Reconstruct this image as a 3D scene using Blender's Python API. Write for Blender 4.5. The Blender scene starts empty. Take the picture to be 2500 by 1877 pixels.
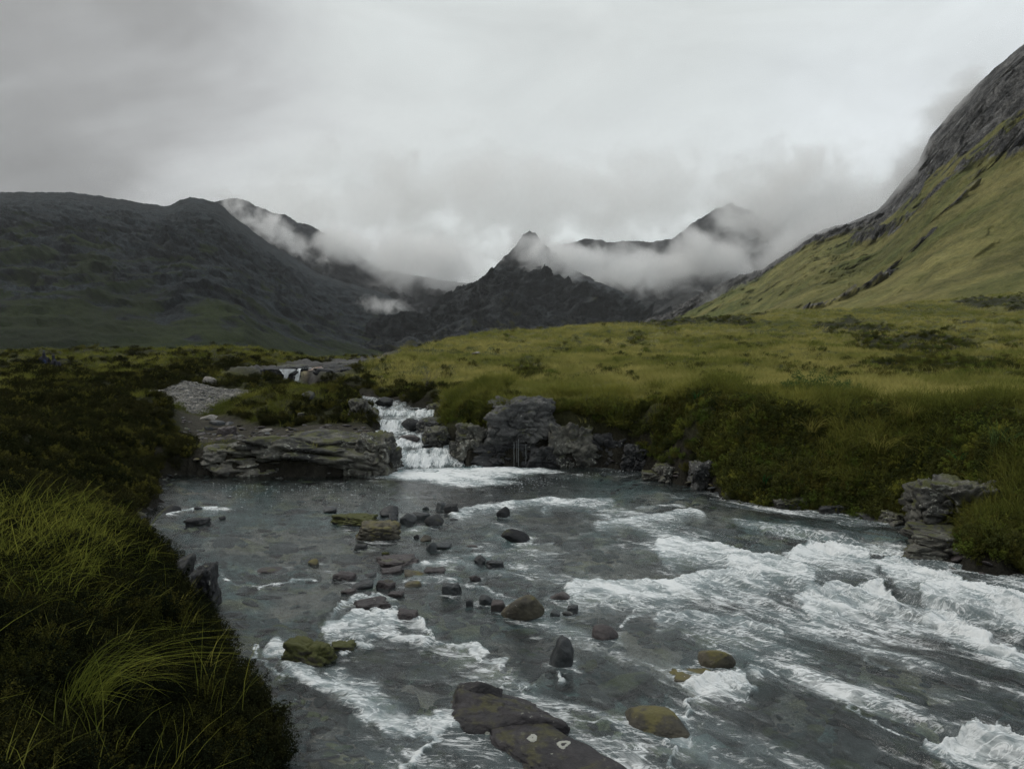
import bpy, bmesh, math, random
import numpy as np
from mathutils import Vector, Matrix

SC = bpy.context.scene
COL = SC.collection
RNG = np.random.default_rng(7)

# ------------------------------------------------------------------ camera
EYE = 2.3                      # metres above the pool
FPX = 1785.0                   # focal length in photo pixels (photo 2500 x 1877)
HOR = 870.0
PITCH = math.atan((938.5 - HOR) / FPX)
cam = bpy.data.cameras.new('camera'); camo = bpy.data.objects.new('camera', cam); COL.objects.link(camo)
camo.location = (0, 0, EYE); camo.rotation_euler = (math.pi / 2 - PITCH, 0, 0)
cam.sensor_width = 36; cam.lens = 36 * FPX / 2500
cam.clip_start = 0.05; cam.clip_end = 20000
SC.camera = camo

# ------------------------------------------------------------------ world (overcast sky)
SUN_EL, SUN_AZ = math.radians(50), math.radians(-78)      # azimuth from +Y towards +X
W = bpy.data.worlds.new('World'); SC.world = W; W.use_nodes = True
nt = W.node_tree; nt.nodes.clear()
def wn(t, **k):
    n = nt.nodes.new(t)
    for a, b in k.items(): setattr(n, a, b)
    return n
out = wn('ShaderNodeOutputWorld'); bg = wn('ShaderNodeBackground'); bg.inputs['Strength'].default_value = 0.1
sky = wn('ShaderNodeTexSky', sky_type='NISHITA', sun_disc=False, sun_elevation=SUN_EL, sun_rotation=SUN_AZ)
tc = wn('ShaderNodeTexCoord')
sep = wn('ShaderNodeSeparateXYZ'); nt.links.new(tc.outputs['Generated'], sep.inputs[0])
mp = wn('ShaderNodeMapping'); mp.inputs['Scale'].default_value = (1.5, 1.5, 3.2); nt.links.new(tc.outputs['Generated'], mp.inputs[0])
n1 = wn('ShaderNodeTexNoise'); n1.inputs['Scale'].default_value = 1.1; n1.inputs['Detail'].default_value = 5; n1.inputs['Roughness'].default_value = 0.5
n1.inputs['Distortion'].default_value = 0.35
nt.links.new(mp.outputs[0], n1.inputs['Vector'])
def mth(op, a, b=None, c=None):
    n = wn('ShaderNodeMath', operation=op)
    for i, v in enumerate((a, b, c)):
        if v is None: continue
        if isinstance(v, (int, float)): n.inputs[i].default_value = v
        else: nt.links.new(v, n.inputs[i])
    return n.outputs[0]
# brightness along the sky: heavy cloud to the left, thin bright cloud to the right
xs = mth('ADD', sep.outputs[0], mth('MULTIPLY', mth('SUBTRACT', n1.outputs['Fac'], 0.5), 1.5))
rx = wn('ShaderNodeValToRGB'); nt.links.new(mth('MULTIPLY_ADD', xs, 0.5, 0.5), rx.inputs[0])
cr = rx.color_ramp; cr.interpolation = 'B_SPLINE'
cr.elements[0].position = 0.10; cr.elements[0].color = (.15, .148, .145, 1)
cr.elements[1].position = 0.95; cr.elements[1].color = (.66, .70, .735, 1)
for p, c in ((.30, (.26, .26, .257, 1)), (.40, (.46, .475, .48, 1)), (.50, (.54, .568, .56, 1)), (.66, (.575, .612, .61, 1)), (.82, (.62, .66, .67, 1))):
    e = cr.elements.new(p); e.color = c
mixs = wn('ShaderNodeMix', data_type='RGBA'); mixs.inputs['Factor'].default_value = 0.985
sc_ = wn('ShaderNodeVectorMath', operation='SCALE'); sc_.inputs['Scale'].default_value = 1.0
n2 = wn('ShaderNodeTexNoise'); n2.inputs['Scale'].default_value = 2.6; n2.inputs['Detail'].default_value = 6; n2.inputs['Roughness'].default_value = 0.55; n2.inputs['Distortion'].default_value = 0.7
nt.links.new(mp.outputs[0], n2.inputs['Vector'])
sc_.inputs['Scale'].default_value = 1
nt.links.new(mth('MULTIPLY_ADD', n2.outputs['Fac'], 5.2, 8.7), sc_.inputs['Scale'])
nt.links.new(rx.outputs[0], sc_.inputs[0])
nt.links.new(sky.outputs[0], mixs.inputs['A']); nt.links.new(sc_.outputs[0], mixs.inputs['B'])
nt.links.new(mixs.outputs['Result'], bg.inputs[0]); nt.links.new(bg.outputs[0], out.inputs[0])

sun = bpy.data.lights.new('sun', 'SUN'); suno = bpy.data.objects.new('sun', sun); COL.objects.link(suno)
sun.energy = 1.5; sun.angle = math.radians(35); sun.color = (1, .965, .9)
sd_ = Vector((math.sin(SUN_AZ) * math.cos(SUN_EL), math.cos(SUN_AZ) * math.cos(SUN_EL), math.sin(SUN_EL)))
suno.rotation_euler = sd_.to_track_quat('Z', 'Y').to_euler(); suno.location = (0, 0, 50)
SC.view_settings.view_transform = 'Standard'; SC.view_settings.look = 'None'
SC.view_settings.exposure = 0.22; SC.view_settings.gamma = 1.0; SC.view_settings.use_curve_mapping = False
SC.render.engine = 'CYCLES'
cy = SC.cycles
cy.max_bounces = 10; cy.diffuse_bounces = 2; cy.glossy_bounces = 2; cy.transparent_max_bounces = 12; cy.transmission_bounces = 2
cy.volume_bounces = 5; cy.use_denoising = True; cy.denoising_prefilter = 'FAST'; cy.volume_max_steps = 256
cy.caustics_reflective = False; cy.caustics_refractive = False
cy.sample_clamp_indirect = 3.0

# ------------------------------------------------------------------ numpy noise
_p = np.random.RandomState(3).permutation(256).astype(np.int32); PERM = np.concatenate([_p, _p, _p])
_ga = np.random.RandomState(5).rand(256) * 2 * np.pi; GX, GY = np.cos(_ga), np.sin(_ga)
_g3 = np.random.RandomState(6).randn(256, 3); _g3 /= np.linalg.norm(_g3, axis=1)[:, None]
def pn(x, y, s=0):
    x = np.asarray(x, float) + s * 17.31; y = np.asarray(y, float) - s * 9.77
    xi = np.floor(x).astype(np.int64); yi = np.floor(y).astype(np.int64)
    fx = x - xi; fy = y - yi
    u = fx * fx * fx * (fx * (fx * 6 - 15) + 10); v = fy * fy * fy * (fy * (fy * 6 - 15) + 10)
    def g(i, j):
        h = PERM[PERM[(xi + i) & 255] + ((yi + j) & 255)]
        return GX[h] * (fx - i) + GY[h] * (fy - j)
    a = g(0, 0); b = g(1, 0); c = g(0, 1); d = g(1, 1)
    return ((a + (b - a) * u) * (1 - v) + (c + (d - c) * u) * v) * 1.5
def fbm(x, y, o=4, s=0, r=.5):
    t = 0; a = 1; n = 0
    for i in range(o):
        t = t + a * pn(x * 2.03 ** i, y * 2.03 ** i, s + i * 3); n += a; a *= r
    return t / n * 1.3
def ridged(x, y, o=4, s=0, r=.5):
    t = 0; a = 1; n = 0
    for i in range(o):
        t = t + a * (1 - 2 * np.abs(pn(x * 2.07 ** i, y * 2.07 ** i, s + i * 3))); n += a; a *= r
    return t / n
def pn3(P, s=0):
    P = P + np.array([s * 13.7, -s * 7.1, s * 3.3]); I = np.floor(P).astype(np.int64); F = P - I
    U = F * F * F * (F * (F * 6 - 15) + 10); res = 0
    for i in (0, 1):
        for j in (0, 1):
            for k in (0, 1):
                h = PERM[PERM[PERM[(I[:, 0] + i) & 255] + ((I[:, 1] + j) & 255)] + ((I[:, 2] + k) & 255)]
                d = (_g3[h] * (F - np.array([i, j, k]))).sum(1)
                w = (U[:, 0] if i else 1 - U[:, 0]) * (U[:, 1] if j else 1 - U[:, 1]) * (U[:, 2] if k else 1 - U[:, 2])
                res = res + d * w
    return res * 1.6
def fbm3(P, o=4, s=0, r=.5):
    t = 0; a = 1; n = 0
    for i in range(o):
        t = t + a * pn3(P * 2.05 ** i, s + i); n += a; a *= r
    return t / n * 1.3
def sst(a, b, x):
    t = np.clip((x - a) / (b - a), 0, 1); return t * t * (3 - 2 * t)
def lerp(a, b, t): return a + (b - a) * t

# ------------------------------------------------------------------ photo pixel -> place
cp, sp = math.cos(PITCH), math.sin(PITCH)
def ray(px, py):
    a = (px - 1250) / FPX; b = (938.5 - py) / FPX
    return a, cp + b * sp, -sp + b * cp
def G(px, py, z=0.0):                   # point at height z seen at that pixel
    x, y, zz = ray(px, py); t = (z - EYE) / zz
    return (x * t, y * t, z)
def A(px, py, Y):                       # point at forward distance Y seen at that pixel
    x, y, zz = ray(px, py); t = Y / y
    return (x * t, Y, EYE + zz * t)
def topx(x, y, z):
    dz = z - EYE; yc = y * cp - dz * sp; uc = y * sp + dz * cp
    yc = np.maximum(yc, 1e-3)
    return 1250 + FPX * x / yc, 938.5 - FPX * uc / yc

# ------------------------------------------------------------------ object helpers
def tag(o, label=None, cat=None, group=None, kind=None):
    if label: o['label'] = label
    if cat: o['category'] = cat
    if group: o['group'] = group
    if kind: o['kind'] = kind
    return o
def mesh_np(name, V, F, mat, smooth=True, attrs=None, parent=None):
    me = bpy.data.meshes.new(name); V = np.asarray(V, np.float32); F = np.asarray(F, np.int32)
    me.vertices.add(len(V)); me.vertices.foreach_set('co', V.ravel())
    k = F.shape[1]; me.loops.add(F.size); me.loops.foreach_set('vertex_index', F.ravel())
    me.polygons.add(len(F)); me.polygons.foreach_set('loop_start', np.arange(len(F), dtype=np.int32) * k)
    me.polygons.foreach_set('loop_total', np.full(len(F), k, np.int32))
    me.update(calc_edges=True); me.validate()
    me.polygons.foreach_set('use_smooth', np.full(len(me.polygons), smooth))
    for an, arr in (attrs or {}).items():
        arr = np.asarray(arr, np.float32)
        if arr.ndim == 1:
            at = me.attributes.new(an, 'FLOAT', 'POINT'); at.data.foreach_set('value', arr)
        elif arr.shape[1] == 3:
            at = me.attributes.new(an, 'FLOAT_VECTOR', 'POINT'); at.data.foreach_set('vector', arr.ravel())
    if mat: me.materials.append(mat)
    o = bpy.data.objects.new(name, me); COL.objects.link(o)
    if parent: o.parent = parent
    return o
def grid_faces(nr, nc, keep=None):
    i = np.arange(nr - 1)[:, None] * nc + np.arange(nc - 1)[None, :]
    F = np.stack([i, i + 1, i + nc + 1, i + nc], -1).reshape(-1, 4)
    if keep is not None:
        k = keep.reshape(-1); F = F[k[F].any(1)]
    return F
def compact(V, F, attrs):
    used = np.zeros(len(V), bool); used[F.ravel()] = True
    m = np.cumsum(used) - 1
    return V[used], m[F], {k: v[used] for k, v in attrs.items()}

# ------------------------------------------------------------------ material helper
class M:
    def __init__(s, name):
        s.m = bpy.data.materials.new(name); s.m.use_nodes = True; s.t = s.m.node_tree; s.t.nodes.clear()
        s.out = s.t.nodes.new('ShaderNodeOutputMaterial')
        s.geo = s.t.nodes.new('ShaderNodeNewGeometry'); s.pos = s.geo.outputs['Position']
    def n(s, t, ins=None, **k):
        n = s.t.nodes.new(t)
        for a, b in k.items(): setattr(n, a, b)
        for a, b in (ins or {}).items(): s.put(n.inputs[a], b)
        return n
    def put(s, sock, v):
        if isinstance(v, bpy.types.NodeSocket): s.t.links.new(v, sock)
        else:
            if sock.type == 'RGBA' and len(v) == 3: v = (*v, 1)
            sock.default_value = v
    def noise(s, scale, detail=4, rough=.5, vec=None, dist=0, stretch=None):
        v = vec if vec is not None else s.pos
        if stretch is not None:
            v = s.n('ShaderNodeMapping', {'Vector': v, 'Scale': stretch}).outputs[0]
        return s.n('ShaderNodeTexNoise', {'Vector': v, 'Scale': scale, 'Detail': detail, 'Roughness': rough, 'Distortion': dist}).outputs['Fac']
    def vor(s, scale, vec=None, feature='F1', out='Distance', rand=1.0):
        return s.n('ShaderNodeTexVoronoi', {'Vector': vec if vec is not None else s.pos, 'Scale': scale, 'Randomness': rand}, feature=feature).outputs[out]
    def math(s, op, a, b=0., c=0., clamp=False):
        n = s.n('ShaderNodeMath', operation=op, use_clamp=clamp)
        s.put(n.inputs[0], a); s.put(n.inputs[1], b); s.put(n.inputs[2], c); return n.outputs[0]
    def ss(s, v, lo, hi, a=0., b=1.):
        return s.n('ShaderNodeMapRange', {'Value': v, 'From Min': lo, 'From Max': hi, 'To Min': a, 'To Max': b}, interpolation_type='SMOOTHSTEP').outputs[0]
    def mix(s, f, a, b, bt='MIX'):
        n = s.n('ShaderNodeMix', data_type='RGBA', blend_type=bt); s.put(n.inputs['Factor'], f); s.put(n.inputs['A'], a); s.put(n.inputs['B'], b); return n.outputs['Result']
    def attr(s, name, o='Fac'): return s.n('ShaderNodeAttribute', attribute_name=name).outputs[o]
    def bump(s, h, st=.5, d=.02, normal=None):
        n = s.n('ShaderNodeBump', {'Height': h, 'Strength': st, 'Distance': d})
        if normal is not None: s.put(n.inputs['Normal'], normal)
        return n.outputs[0]
    def bsdf(s, col, rough=.9, normal=None, spec=.3):
        n = s.n('ShaderNodeBsdfPrincipled', {'Base Color': col, 'Roughness': rough, 'Specular IOR Level': spec})
        if normal is not None: s.put(n.inputs['Normal'], normal)
        return n.outputs[0]
    def fin(s, sh): s.t.links.new(sh, s.out.inputs['Surface']); return s.m

# ------------------------------------------------------------------ materials
def rock_mat(name, c1, c2, lichen=.25, moss=.0, rough=.75, fine=1.0, dark=.35, mosscol=(.04, .045, .014)):
    m = M(name); tco = m.n('ShaderNodeTexCoord').outputs['Object']
    oi = m.n('ShaderNodeObjectInfo').outputs['Random']
    v = m.n('ShaderNodeVectorMath', {0: m.pos, 1: (0, 0, 0)}, operation='ADD').outputs[0]
    a = m.noise(1.6 * fine, 6, .6); b = m.noise(9 * fine, 6, .65, dist=.6)
    col = m.mix(m.ss(a, .35, .65), c1, c2)
    col = m.mix(m.ss(b, .35, .7), m.mix(.5, col, (0.01, 0.01, 0.012)), col)
    crack = m.n('ShaderNodeTexVoronoi', {'Vector': m.n('ShaderNodeVectorMath', {0: m.pos, 1: m.n('ShaderNodeVectorMath', {0: m.n('ShaderNodeTexNoise', {'Vector': m.pos, 'Scale': 3. * fine}).outputs['Color'], 'Scale': .35}, operation='SCALE').outputs[0]}, operation='ADD').outputs[0], 'Scale': 4.5 * fine}, feature='DISTANCE_TO_EDGE').outputs['Distance']
    ck = m.ss(crack, 0.0, .05)
    col = m.mix(m.math('MULTIPLY', m.math('SUBTRACT', 1., ck), dark), col, (.012, .012, .014))
    if lichen > 0:
        l = m.ss(m.noise(14 * fine, 5, .7), .66 - lichen * .12, .70 - lichen * .1)
        l = m.math('MULTIPLY', l, m.ss(m.noise(2.1 * fine, 3), .45, .6))
        col = m.mix(m.math('MULTIPLY', l, .85), col, (.36, .37, .33))
    nz = m.n('ShaderNodeSeparateXYZ', {0: m.geo.outputs['Normal']}).outputs[2]
    if moss > 0:
        mo = m.ss(m.math('MULTIPLY_ADD', m.noise(3.5 * fine, 5, .65), 1.2, m.math('MULTIPLY', nz, .25)), .95 - moss * .5, 1.15 - moss * .5)
        col = m.mix(mo, col, m.mix(m.noise(20, 3), mosscol, (mosscol[0] * 1.9, mosscol[1] * 1.8, mosscol[2] * 1.6)))
    h = m.math('ADD', m.math('MULTIPLY', m.noise(22 * fine, 6, .7), .6), m.math('ADD', m.math('MULTIPLY', b, .8), m.math('MULTIPLY', ck, .10)))
    return m.fin(m.bsdf(col, rough, m.bump(h, .9, .03 / fine), .35))
MR = {
    'grey': rock_mat('grey_rock', (.055, .058, .06), (.14, .142, .138), .5, .3),
    'lichen': rock_mat('lichened_rock', (.035, .037, .035), (.16, .158, .135), .95, .42),
    'dark': rock_mat('dark_rock', (.02, .022, .025), (.055, .058, .06), .25, .1),
    'wet': rock_mat('wet_stone', (.028, .033, .037), (.07, .08, .085), 0, 0, .38, 1.4, .1),
    'tan': rock_mat('tan_rock', (.052, .05, .042), (.12, .108, .075), .2, .45, .7, 1.5, .15, (.075, .07, .028)),
    'mossy': rock_mat('mossy_rock', (.03, .03, .03), (.09, .085, .06), .2, .9, .8, 1.6),
    'mauve': rock_mat('mauve_rock', (.048, .041, .043), (.09, .077, .077), .1, .1, .5, 1.2, .2),
    'pale': rock_mat('pale_rock', (.22, .21, .19), (.36, .34, .31), .2, .1),
    'bed': rock_mat('dark_bed_rock', (.016, .016, .019), (.046, .042, .046), .4, .3, .55, 1.8, .12, (.035, .035, .016)),
}
def ground_mat():
    m = M('moor_ground'); c = m.attr('col', 'Color')
    f = m.noise(7, 6, .7); f2 = m.noise(45, 4, .7)
    col = m.mix(m.ss(f, .3, .75), m.mix(1., c, (.45, .45, .45), 'MULTIPLY'), c)
    col = m.mix(m.ss(f2, .35, .7), m.mix(1., col, (.6, .6, .62), 'MULTIPLY'), m.mix(1., col, (1.25, 1.22, 1.15), 'MULTIPLY'))
    h = m.math('ADD', f, m.math('MULTIPLY', f2, .4))
    return m.fin(m.bsdf(col, .95, m.bump(h, .8, .06), .15))
MG = ground_mat()

def mountain_mat():
    m = M('mountain_side')
    g = m.attr('grass'); tint = m.attr('tint', 'Color'); gc = m.attr('gcol', 'Color')
    n0 = m.noise(.012, 6, .65, dist=.4); n1 = m.noise(.06, 8, .72, dist=.6); n2 = m.noise(.28, 6, .75)
    rock = m.mix(m.ss(n1, .32, .68), m.mix(1., tint, (.22, .23, .25), 'MULTIPLY'), m.mix(1., tint, (1.6, 1.6, 1.55), 'MULTIPLY'))
    rock = m.mix(m.ss(n2, .38, .62), m.mix(1., rock, (.55, .55, .57), 'MULTIPLY'), rock)
    grass = m.mix(m.ss(n0, .35, .65), m.mix(1., gc, (.62, .72, .6), 'MULTIPLY'), m.mix(1., gc, (1.2, 1.12, 1.1), 'MULTIPLY'))
    grass = m.mix(m.ss(n2, .3, .75), m.mix(1., grass, (.7, .7, .7), 'MULTIPLY'), grass)
    grass = m.mix(m.ss(n1, .35, .6), m.mix(1., grass, (.62, .68, .66), 'MULTIPLY'), grass)
    n3 = m.noise(.9, 5, .75, dist=.5)
    rock = m.mix(m.ss(n3, .42, .56), m.mix(1., rock, (.45, .45, .47), 'MULTIPLY'), rock); grass = m.mix(m.ss(n3, .38, .6), m.mix(1., grass, (.72, .76, .75), 'MULTIPLY'), grass)
    gm = m.ss(m.math('ADD', g, m.math('MULTIPLY', m.math('SUBTRACT', n1, .5), 1.3)), .38, .62)
    col = m.mix(gm, rock, grass)
    h = m.math('ADD', m.math('MULTIPLY', n1, 1.), m.math('MULTIPLY', n2, .35))
    return m.fin(m.bsdf(col, .95, m.bump(h, 1.0, 9.0), .1))
MM = mountain_mat()

def grass_mat(name, c1, c2, c3, scale=.35, trans=.35, droot=.45):
    m = M(name); oi = m.n('ShaderNodeObjectInfo').outputs['Random']
    a = m.ss(m.noise(scale, 4, .6), .36, .64)
    col = m.mix(a, c1, c2)
    col = m.mix(m.math('MULTIPLY', m.ss(oi, .3, 1.), .75), col, c3)
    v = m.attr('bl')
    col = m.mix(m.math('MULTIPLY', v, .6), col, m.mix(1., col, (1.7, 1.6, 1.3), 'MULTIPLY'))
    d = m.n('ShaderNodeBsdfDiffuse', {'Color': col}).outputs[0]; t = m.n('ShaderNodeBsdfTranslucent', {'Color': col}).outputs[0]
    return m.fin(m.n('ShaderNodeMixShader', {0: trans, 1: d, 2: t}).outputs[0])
G_MEADOW = grass_mat('meadow_grass_blades', (.13, .15, .035), (.38, .345, .125), (.24, .235, .07), .22)
G_BANK = grass_mat('bank_grass_blades', (.07, .085, .02), (.22, .215, .055), (.14, .155, .036), .5)
G_LONG = grass_mat('long_grass_blades', (.08, .105, .02), (.23, .235, .048), (.13, .15, .03), 1.2)
G_TUSS = grass_mat('tussock_blades', (.13, .14, .03), (.27, .25, .07), (.18, .19, .045), .8)
G_HEATH = grass_mat('heather_leaves', (.014, .018, .008), (.036, .036, .014), (.022, .024, .010), 1.2, .15)
G_HEATHY = grass_mat('heather_tips', (.045, .05, .014), (.11, .105, .028), (.07, .07, .02), .9, .25)
G_HEATHB = grass_mat('green_heather_tips', (.06, .09, .02), (.20, .205, .045), (.11, .15, .035), 1.1, .3)
G_HEATHC = grass_mat('bank_heather_leaves', (.028, .038, .014), (.085, .092, .028), (.05, .06, .02), 1.2, .2)
G_LEAF = grass_mat('green_shrub_leaves', (.05, .085, .03), (.08, .12, .04), (.05, .09, .03), 2.0, .3)
G_FERN = grass_mat('bright_green_leaves', (.02, .10, .03), (.03, .13, .045), (.02, .09, .03), 2.0, .3)
mm_ = M('bare_twig'); M_TWIG = mm_.fin(mm_.bsdf((.16, .15, .13), .8))

# ------------------------------------------------------------------ river outline (waterline), from photo pixels
def g(px, py, z=0.0): return G(px, py, z)[:2]
POLY = [(-0.4, 1.6), (-0.9, 2.6), (-1.25, 3.5), g(674, 1820), g(626, 1741), g(600, 1684), g(543, 1597), g(525, 1544), g(499, 1500), g(464, 1448),
        g(429, 1395), g(398, 1351), g(394, 1325), g(352, 1294), g(355, 1262), g(385, 1235), g(392, 1200), g(400, 1168),
        g(440, 1160), g(560, 1164), g(700, 1166), g(860, 1162), g(962, 1155), g(955, 1108, .28), g(939, 1064, .46), g(925, 1040, .5), g(915, 1020, .66), g(898, 996, .78),
        (-5.4, 24.5), (-8.0, 28.5), (-10.6, 32.5), (-11.3, 34.2), (-11.2, 36), (-12.5, 60), (-14, 100), (-12, 100), (-9, 60), (-9.2, 36), (-9.6, 34.2),
        (-8.4, 31), (-5.6, 27.5), (-3.9, 24.5), g(1010, 996, .78), g(1042, 1004, .7), g(1052, 1024, .6), g(1024, 1052, .46), g(1030, 1096, .32), g(1070, 1096, .25), g(1118, 1112, .1),
        g(1141, 1136), g(1200, 1137), g(1300, 1137), g(1420, 1140), g(1540, 1146), g(1590, 1156), g(1600, 1172), g(1660, 1186), g(1707, 1190), g(1763, 1213), g(1854, 1233), g(2000, 1246), g(2136, 1262),
        g(2250, 1292), g(2300, 1318), g(2310, 1352), g(2370, 1384), g(2440, 1400), g(2530, 1396), (7.5, 7.9), (10, 7.2), (16, 6), (16, -3), (6, -1.0), (2.5, .4), (.8, 1.2)]
POLY = np.array(POLY)
def sdpoly(x, y, P):
    sh = np.shape(x); x = np.ravel(x); y = np.ravel(y)
    d2 = np.full(x.shape, 1e18); ins = np.zeros(x.shape, bool)
    n = len(P)
    for i in range(n):
        ax, ay = P[i]; bx, by = P[(i + 1) % n]
        ex, ey = bx - ax, by - ay
        t = np.clip(((x - ax) * ex + (y - ay) * ey) / (ex * ex + ey * ey + 1e-12), 0, 1)
        d2 = np.minimum(d2, (x - ax - t * ex) ** 2 + (y - ay - t * ey) ** 2)
        c = (ay > y) != (by > y)
        if abs(ey) > 1e-12: ins ^= c & (x < ex * (y - ay) / ey + ax)
    d = np.sqrt(d2); return np.where(ins, -d, d).reshape(sh)
def wlevel(x, y):
    s = y - (14.4 + .735 * (np.clip(x, -4, 0) + 2.3))
    lo = .30 * sst(0, 1.25, s) + .16 * sst(1.25, 2.3, s)
    lo = np.where(y > 14.2, lo, 0) * sst(.9, -.3, x)
    z = lo + .2 * sst(18.2, 18.7, y) * (x < .5) + .12 * sst(19.9, 20.2, y) * (x < .5)
    z = np.where((y > 20.5) & (x < 3), .78 + .008 * (y - 20.5), z)
    z = z + .80 * sst(34.1, 34.6, y) * (x < -5) + .0015 * np.clip(y - 36, 0, 80)
    return np.where(x < 3, z, 0 * z)

# control points of the land surface: (px, py, distance) and plain (x, y, z)
TP = [A(*c) for c in [
    (0, 975, 20), (200, 968, 20), (400, 990, 18.5), (0, 1040, 14), (200, 1050, 13), (330, 1075, 14.0), (300, 1130, 10.5), (0, 1120, 9.5), (120, 1165, 8.6),
    (480, 985, 21.5), (560, 972, 23), (620, 958, 26), (440, 947, 27), (560, 946, 29), (340, 965, 23), (200, 930, 27), (400, 925, 25.5), (455, 935, 24.5), (0, 925, 28),
    (300, 905, 36), (0, 908, 36), (450, 908, 33), (620, 905, 33), (680, 897, 36), (300, 880, 50), (0, 880, 50), (554, 853, 62), (430, 861, 65), (650, 868, 62), (0, 868, 72), (250, 866, 72),
    (700, 885, 50), (790, 895, 37), (850, 893, 36), (905, 900, 34), (770, 885, 60), (850, 881, 70),
    (545, 1068, 17.0), (680, 1062, 16.6), (640, 1045, 18.2), (820, 1058, 16.4), (930, 1062, 16.2), (480, 1058, 17.5), (450, 1075, 16.5),
    (600, 985, 20.3), (700, 962, 20.3), (800, 972, 20), (880, 985, 19.4), (750, 1000, 18.9), (870, 1040, 17.5), (560, 1030, 19), (480, 1015, 20),
    (950, 955, 27), (930, 930, 30), (1050, 945, 24), (1000, 905, 32), (1080, 985, 19.5), (1110, 1010, 17.8), (1150, 975, 18), (950, 868, 48), (905, 875, 48), (860, 885, 52), (1050, 850, 55),
    (1130, 830, 64), (1250, 816, 72), (1469, 797, 88), (1700, 780, 102), (1921, 768, 116), (2200, 748, 128), (2500, 723, 140),
    (1220, 975, 16.9), (1300, 985, 16.4), (1420, 990, 16.2), (1520, 1000, 15.8), (1600, 975, 16), (1700, 968, 15), (1780, 985, 13.6), (1900, 985, 13.2), (2000, 1000, 12.4), (2136, 1000, 12.2), (2250, 1030, 10.8), (2500, 1060, 9.6),
    (1260, 935, 21), (1400, 930, 22), (1700, 915, 21), (2000, 925, 19), (2300, 940, 16.5), (2500, 960, 15),
    (1250, 895, 32), (1500, 880, 32), (1800, 875, 31), (2100, 872, 31), (2500, 868, 30), (1500, 835, 56), (1900, 822, 58), (2300, 812, 60), (2600, 800, 60), (1700, 800, 80), (2200, 780, 88), (2600, 760, 90),
    (1250, 860, 48), (1100, 880, 38),
    (2380, 1200, 9.0), (2460, 1215, 8.7), (2560, 1180, 8.8)]]
TP += [(-1.6, .4, .72), (0, 0, .72), (0, -3, .9), (3, -4, .8), (-3, -2, .9), (-2.0, 2.5, .78), (-3.5, 2.5, .95), (-2.2, 4.2, .5), (-3.2, 5.2, .66), (-5, 4.8, .9), (-4.2, 7.2, .72), (-7, 8, .95), (-8, 3, 1.2),
       (12, 12, 1.6), (20, 18, 2.5), (60, 60, 8), (100, 100, 16), (-30, 15, 1.5), (-60, 40, 2.2), (-100, 100, 3), (-14, 9, 1.2),
       (-30, 110, -1), (-60, 130, -2), (0, 120, 0.5), (-15, 140, -3), (30, 150, 3), (70, 170, 8), (110, 190, 15), (150, 170, 22), (-130, 150, 0), (60, 140, 7)]
TP = np.array(TP)
def rbf_fit(P, v, c):
    D = np.sqrt(((P[:, None] - P[None]) ** 2).sum(-1) + c * c)
    n = len(P); K = np.zeros((n + 1, n + 1)); K[:n, :n] = D + np.eye(n) * 1e-6; K[:n, n] = 1; K[n, :n] = 1
    return np.linalg.solve(K, np.append(v, 0))
def uvm(x, y):
    r = np.sqrt(x * x + y * y) + 1.2; return np.stack([np.arctan2(x, y + 1.2) * 1.6, np.log(r)], -1)
_TC = uvm(TP[:, 0], TP[:, 1]); _TW = rbf_fit(_TC, TP[:, 2], .05)
def rbf_eval(Pc, w, Q, c):
    o = np.empty(len(Q)); n = len(Pc)
    for i in range(0, len(Q), 40000):
        q = Q[i:i + 40000]
        D = np.sqrt((q[:, 0:1] - Pc[None, :, 0]) ** 2 + (q[:, 1:2] - Pc[None, :, 1]) ** 2 + c * c)
        o[i:i + 40000] = D @ w[:n] + w[n]
    return o
def T0(x, y):
    sh = np.shape(x); return rbf_eval(_TC, _TW, uvm(np.ravel(x), np.ravel(y)), .05).reshape(sh)
BWP = np.array([(-1.5, 4, .8), (-2.5, 6, 1.0), (-4.5, 8.5, 1.3), (-6.5, 11, 2.0), (-7.5, 13, 1.6), (-5, 14, .5), (-2.5, 14.5, .35), (-3, 17, .5), (-4, 20, .6), (-8, 28, .7), (-10, 35, .5), (-11, 60, 2),
                (-2.5, 22, .7), (-.5, 16.5, .6), (.3, 15.4, .35), (2.2, 15.2, .5), (3.1, 13.5, .8), (4.5, 11.4, 1.1), (5.6, 10.2, 1.2), (6.0, 8.6, .7), (8, 8, .8), (0, 0, .8), (3, 0, .8)])
_BC = uvm(BWP[:, 0], BWP[:, 1]); _BW = rbf_fit(_BC, BWP[:, 2], .1)
PATH = np.array([A(*c)[:2] for c in [(-150, 985, 19.5), (0, 978, 19.8), (200, 968, 20.2), (345, 972, 20.6), (430, 990, 20.4), (500, 1000, 20.6), (545, 985, 21.8), (640, 960, 25.6), (560, 944, 28.5), (440, 940, 27.5), (460, 952, 25), (340, 962, 21.9), (200, 960, 21), (0, 966, 20.8), (-150, 972, 20.6)]])
TERR = np.array([A(*c)[:2] for c in [(470, 1075, 16.2), (930, 1066, 15.9), (900, 1030, 17.6), (700, 1040, 17.6), (560, 1020, 19.4), (470, 1010, 20.2), (430, 1040, 18.5)]])
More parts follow.
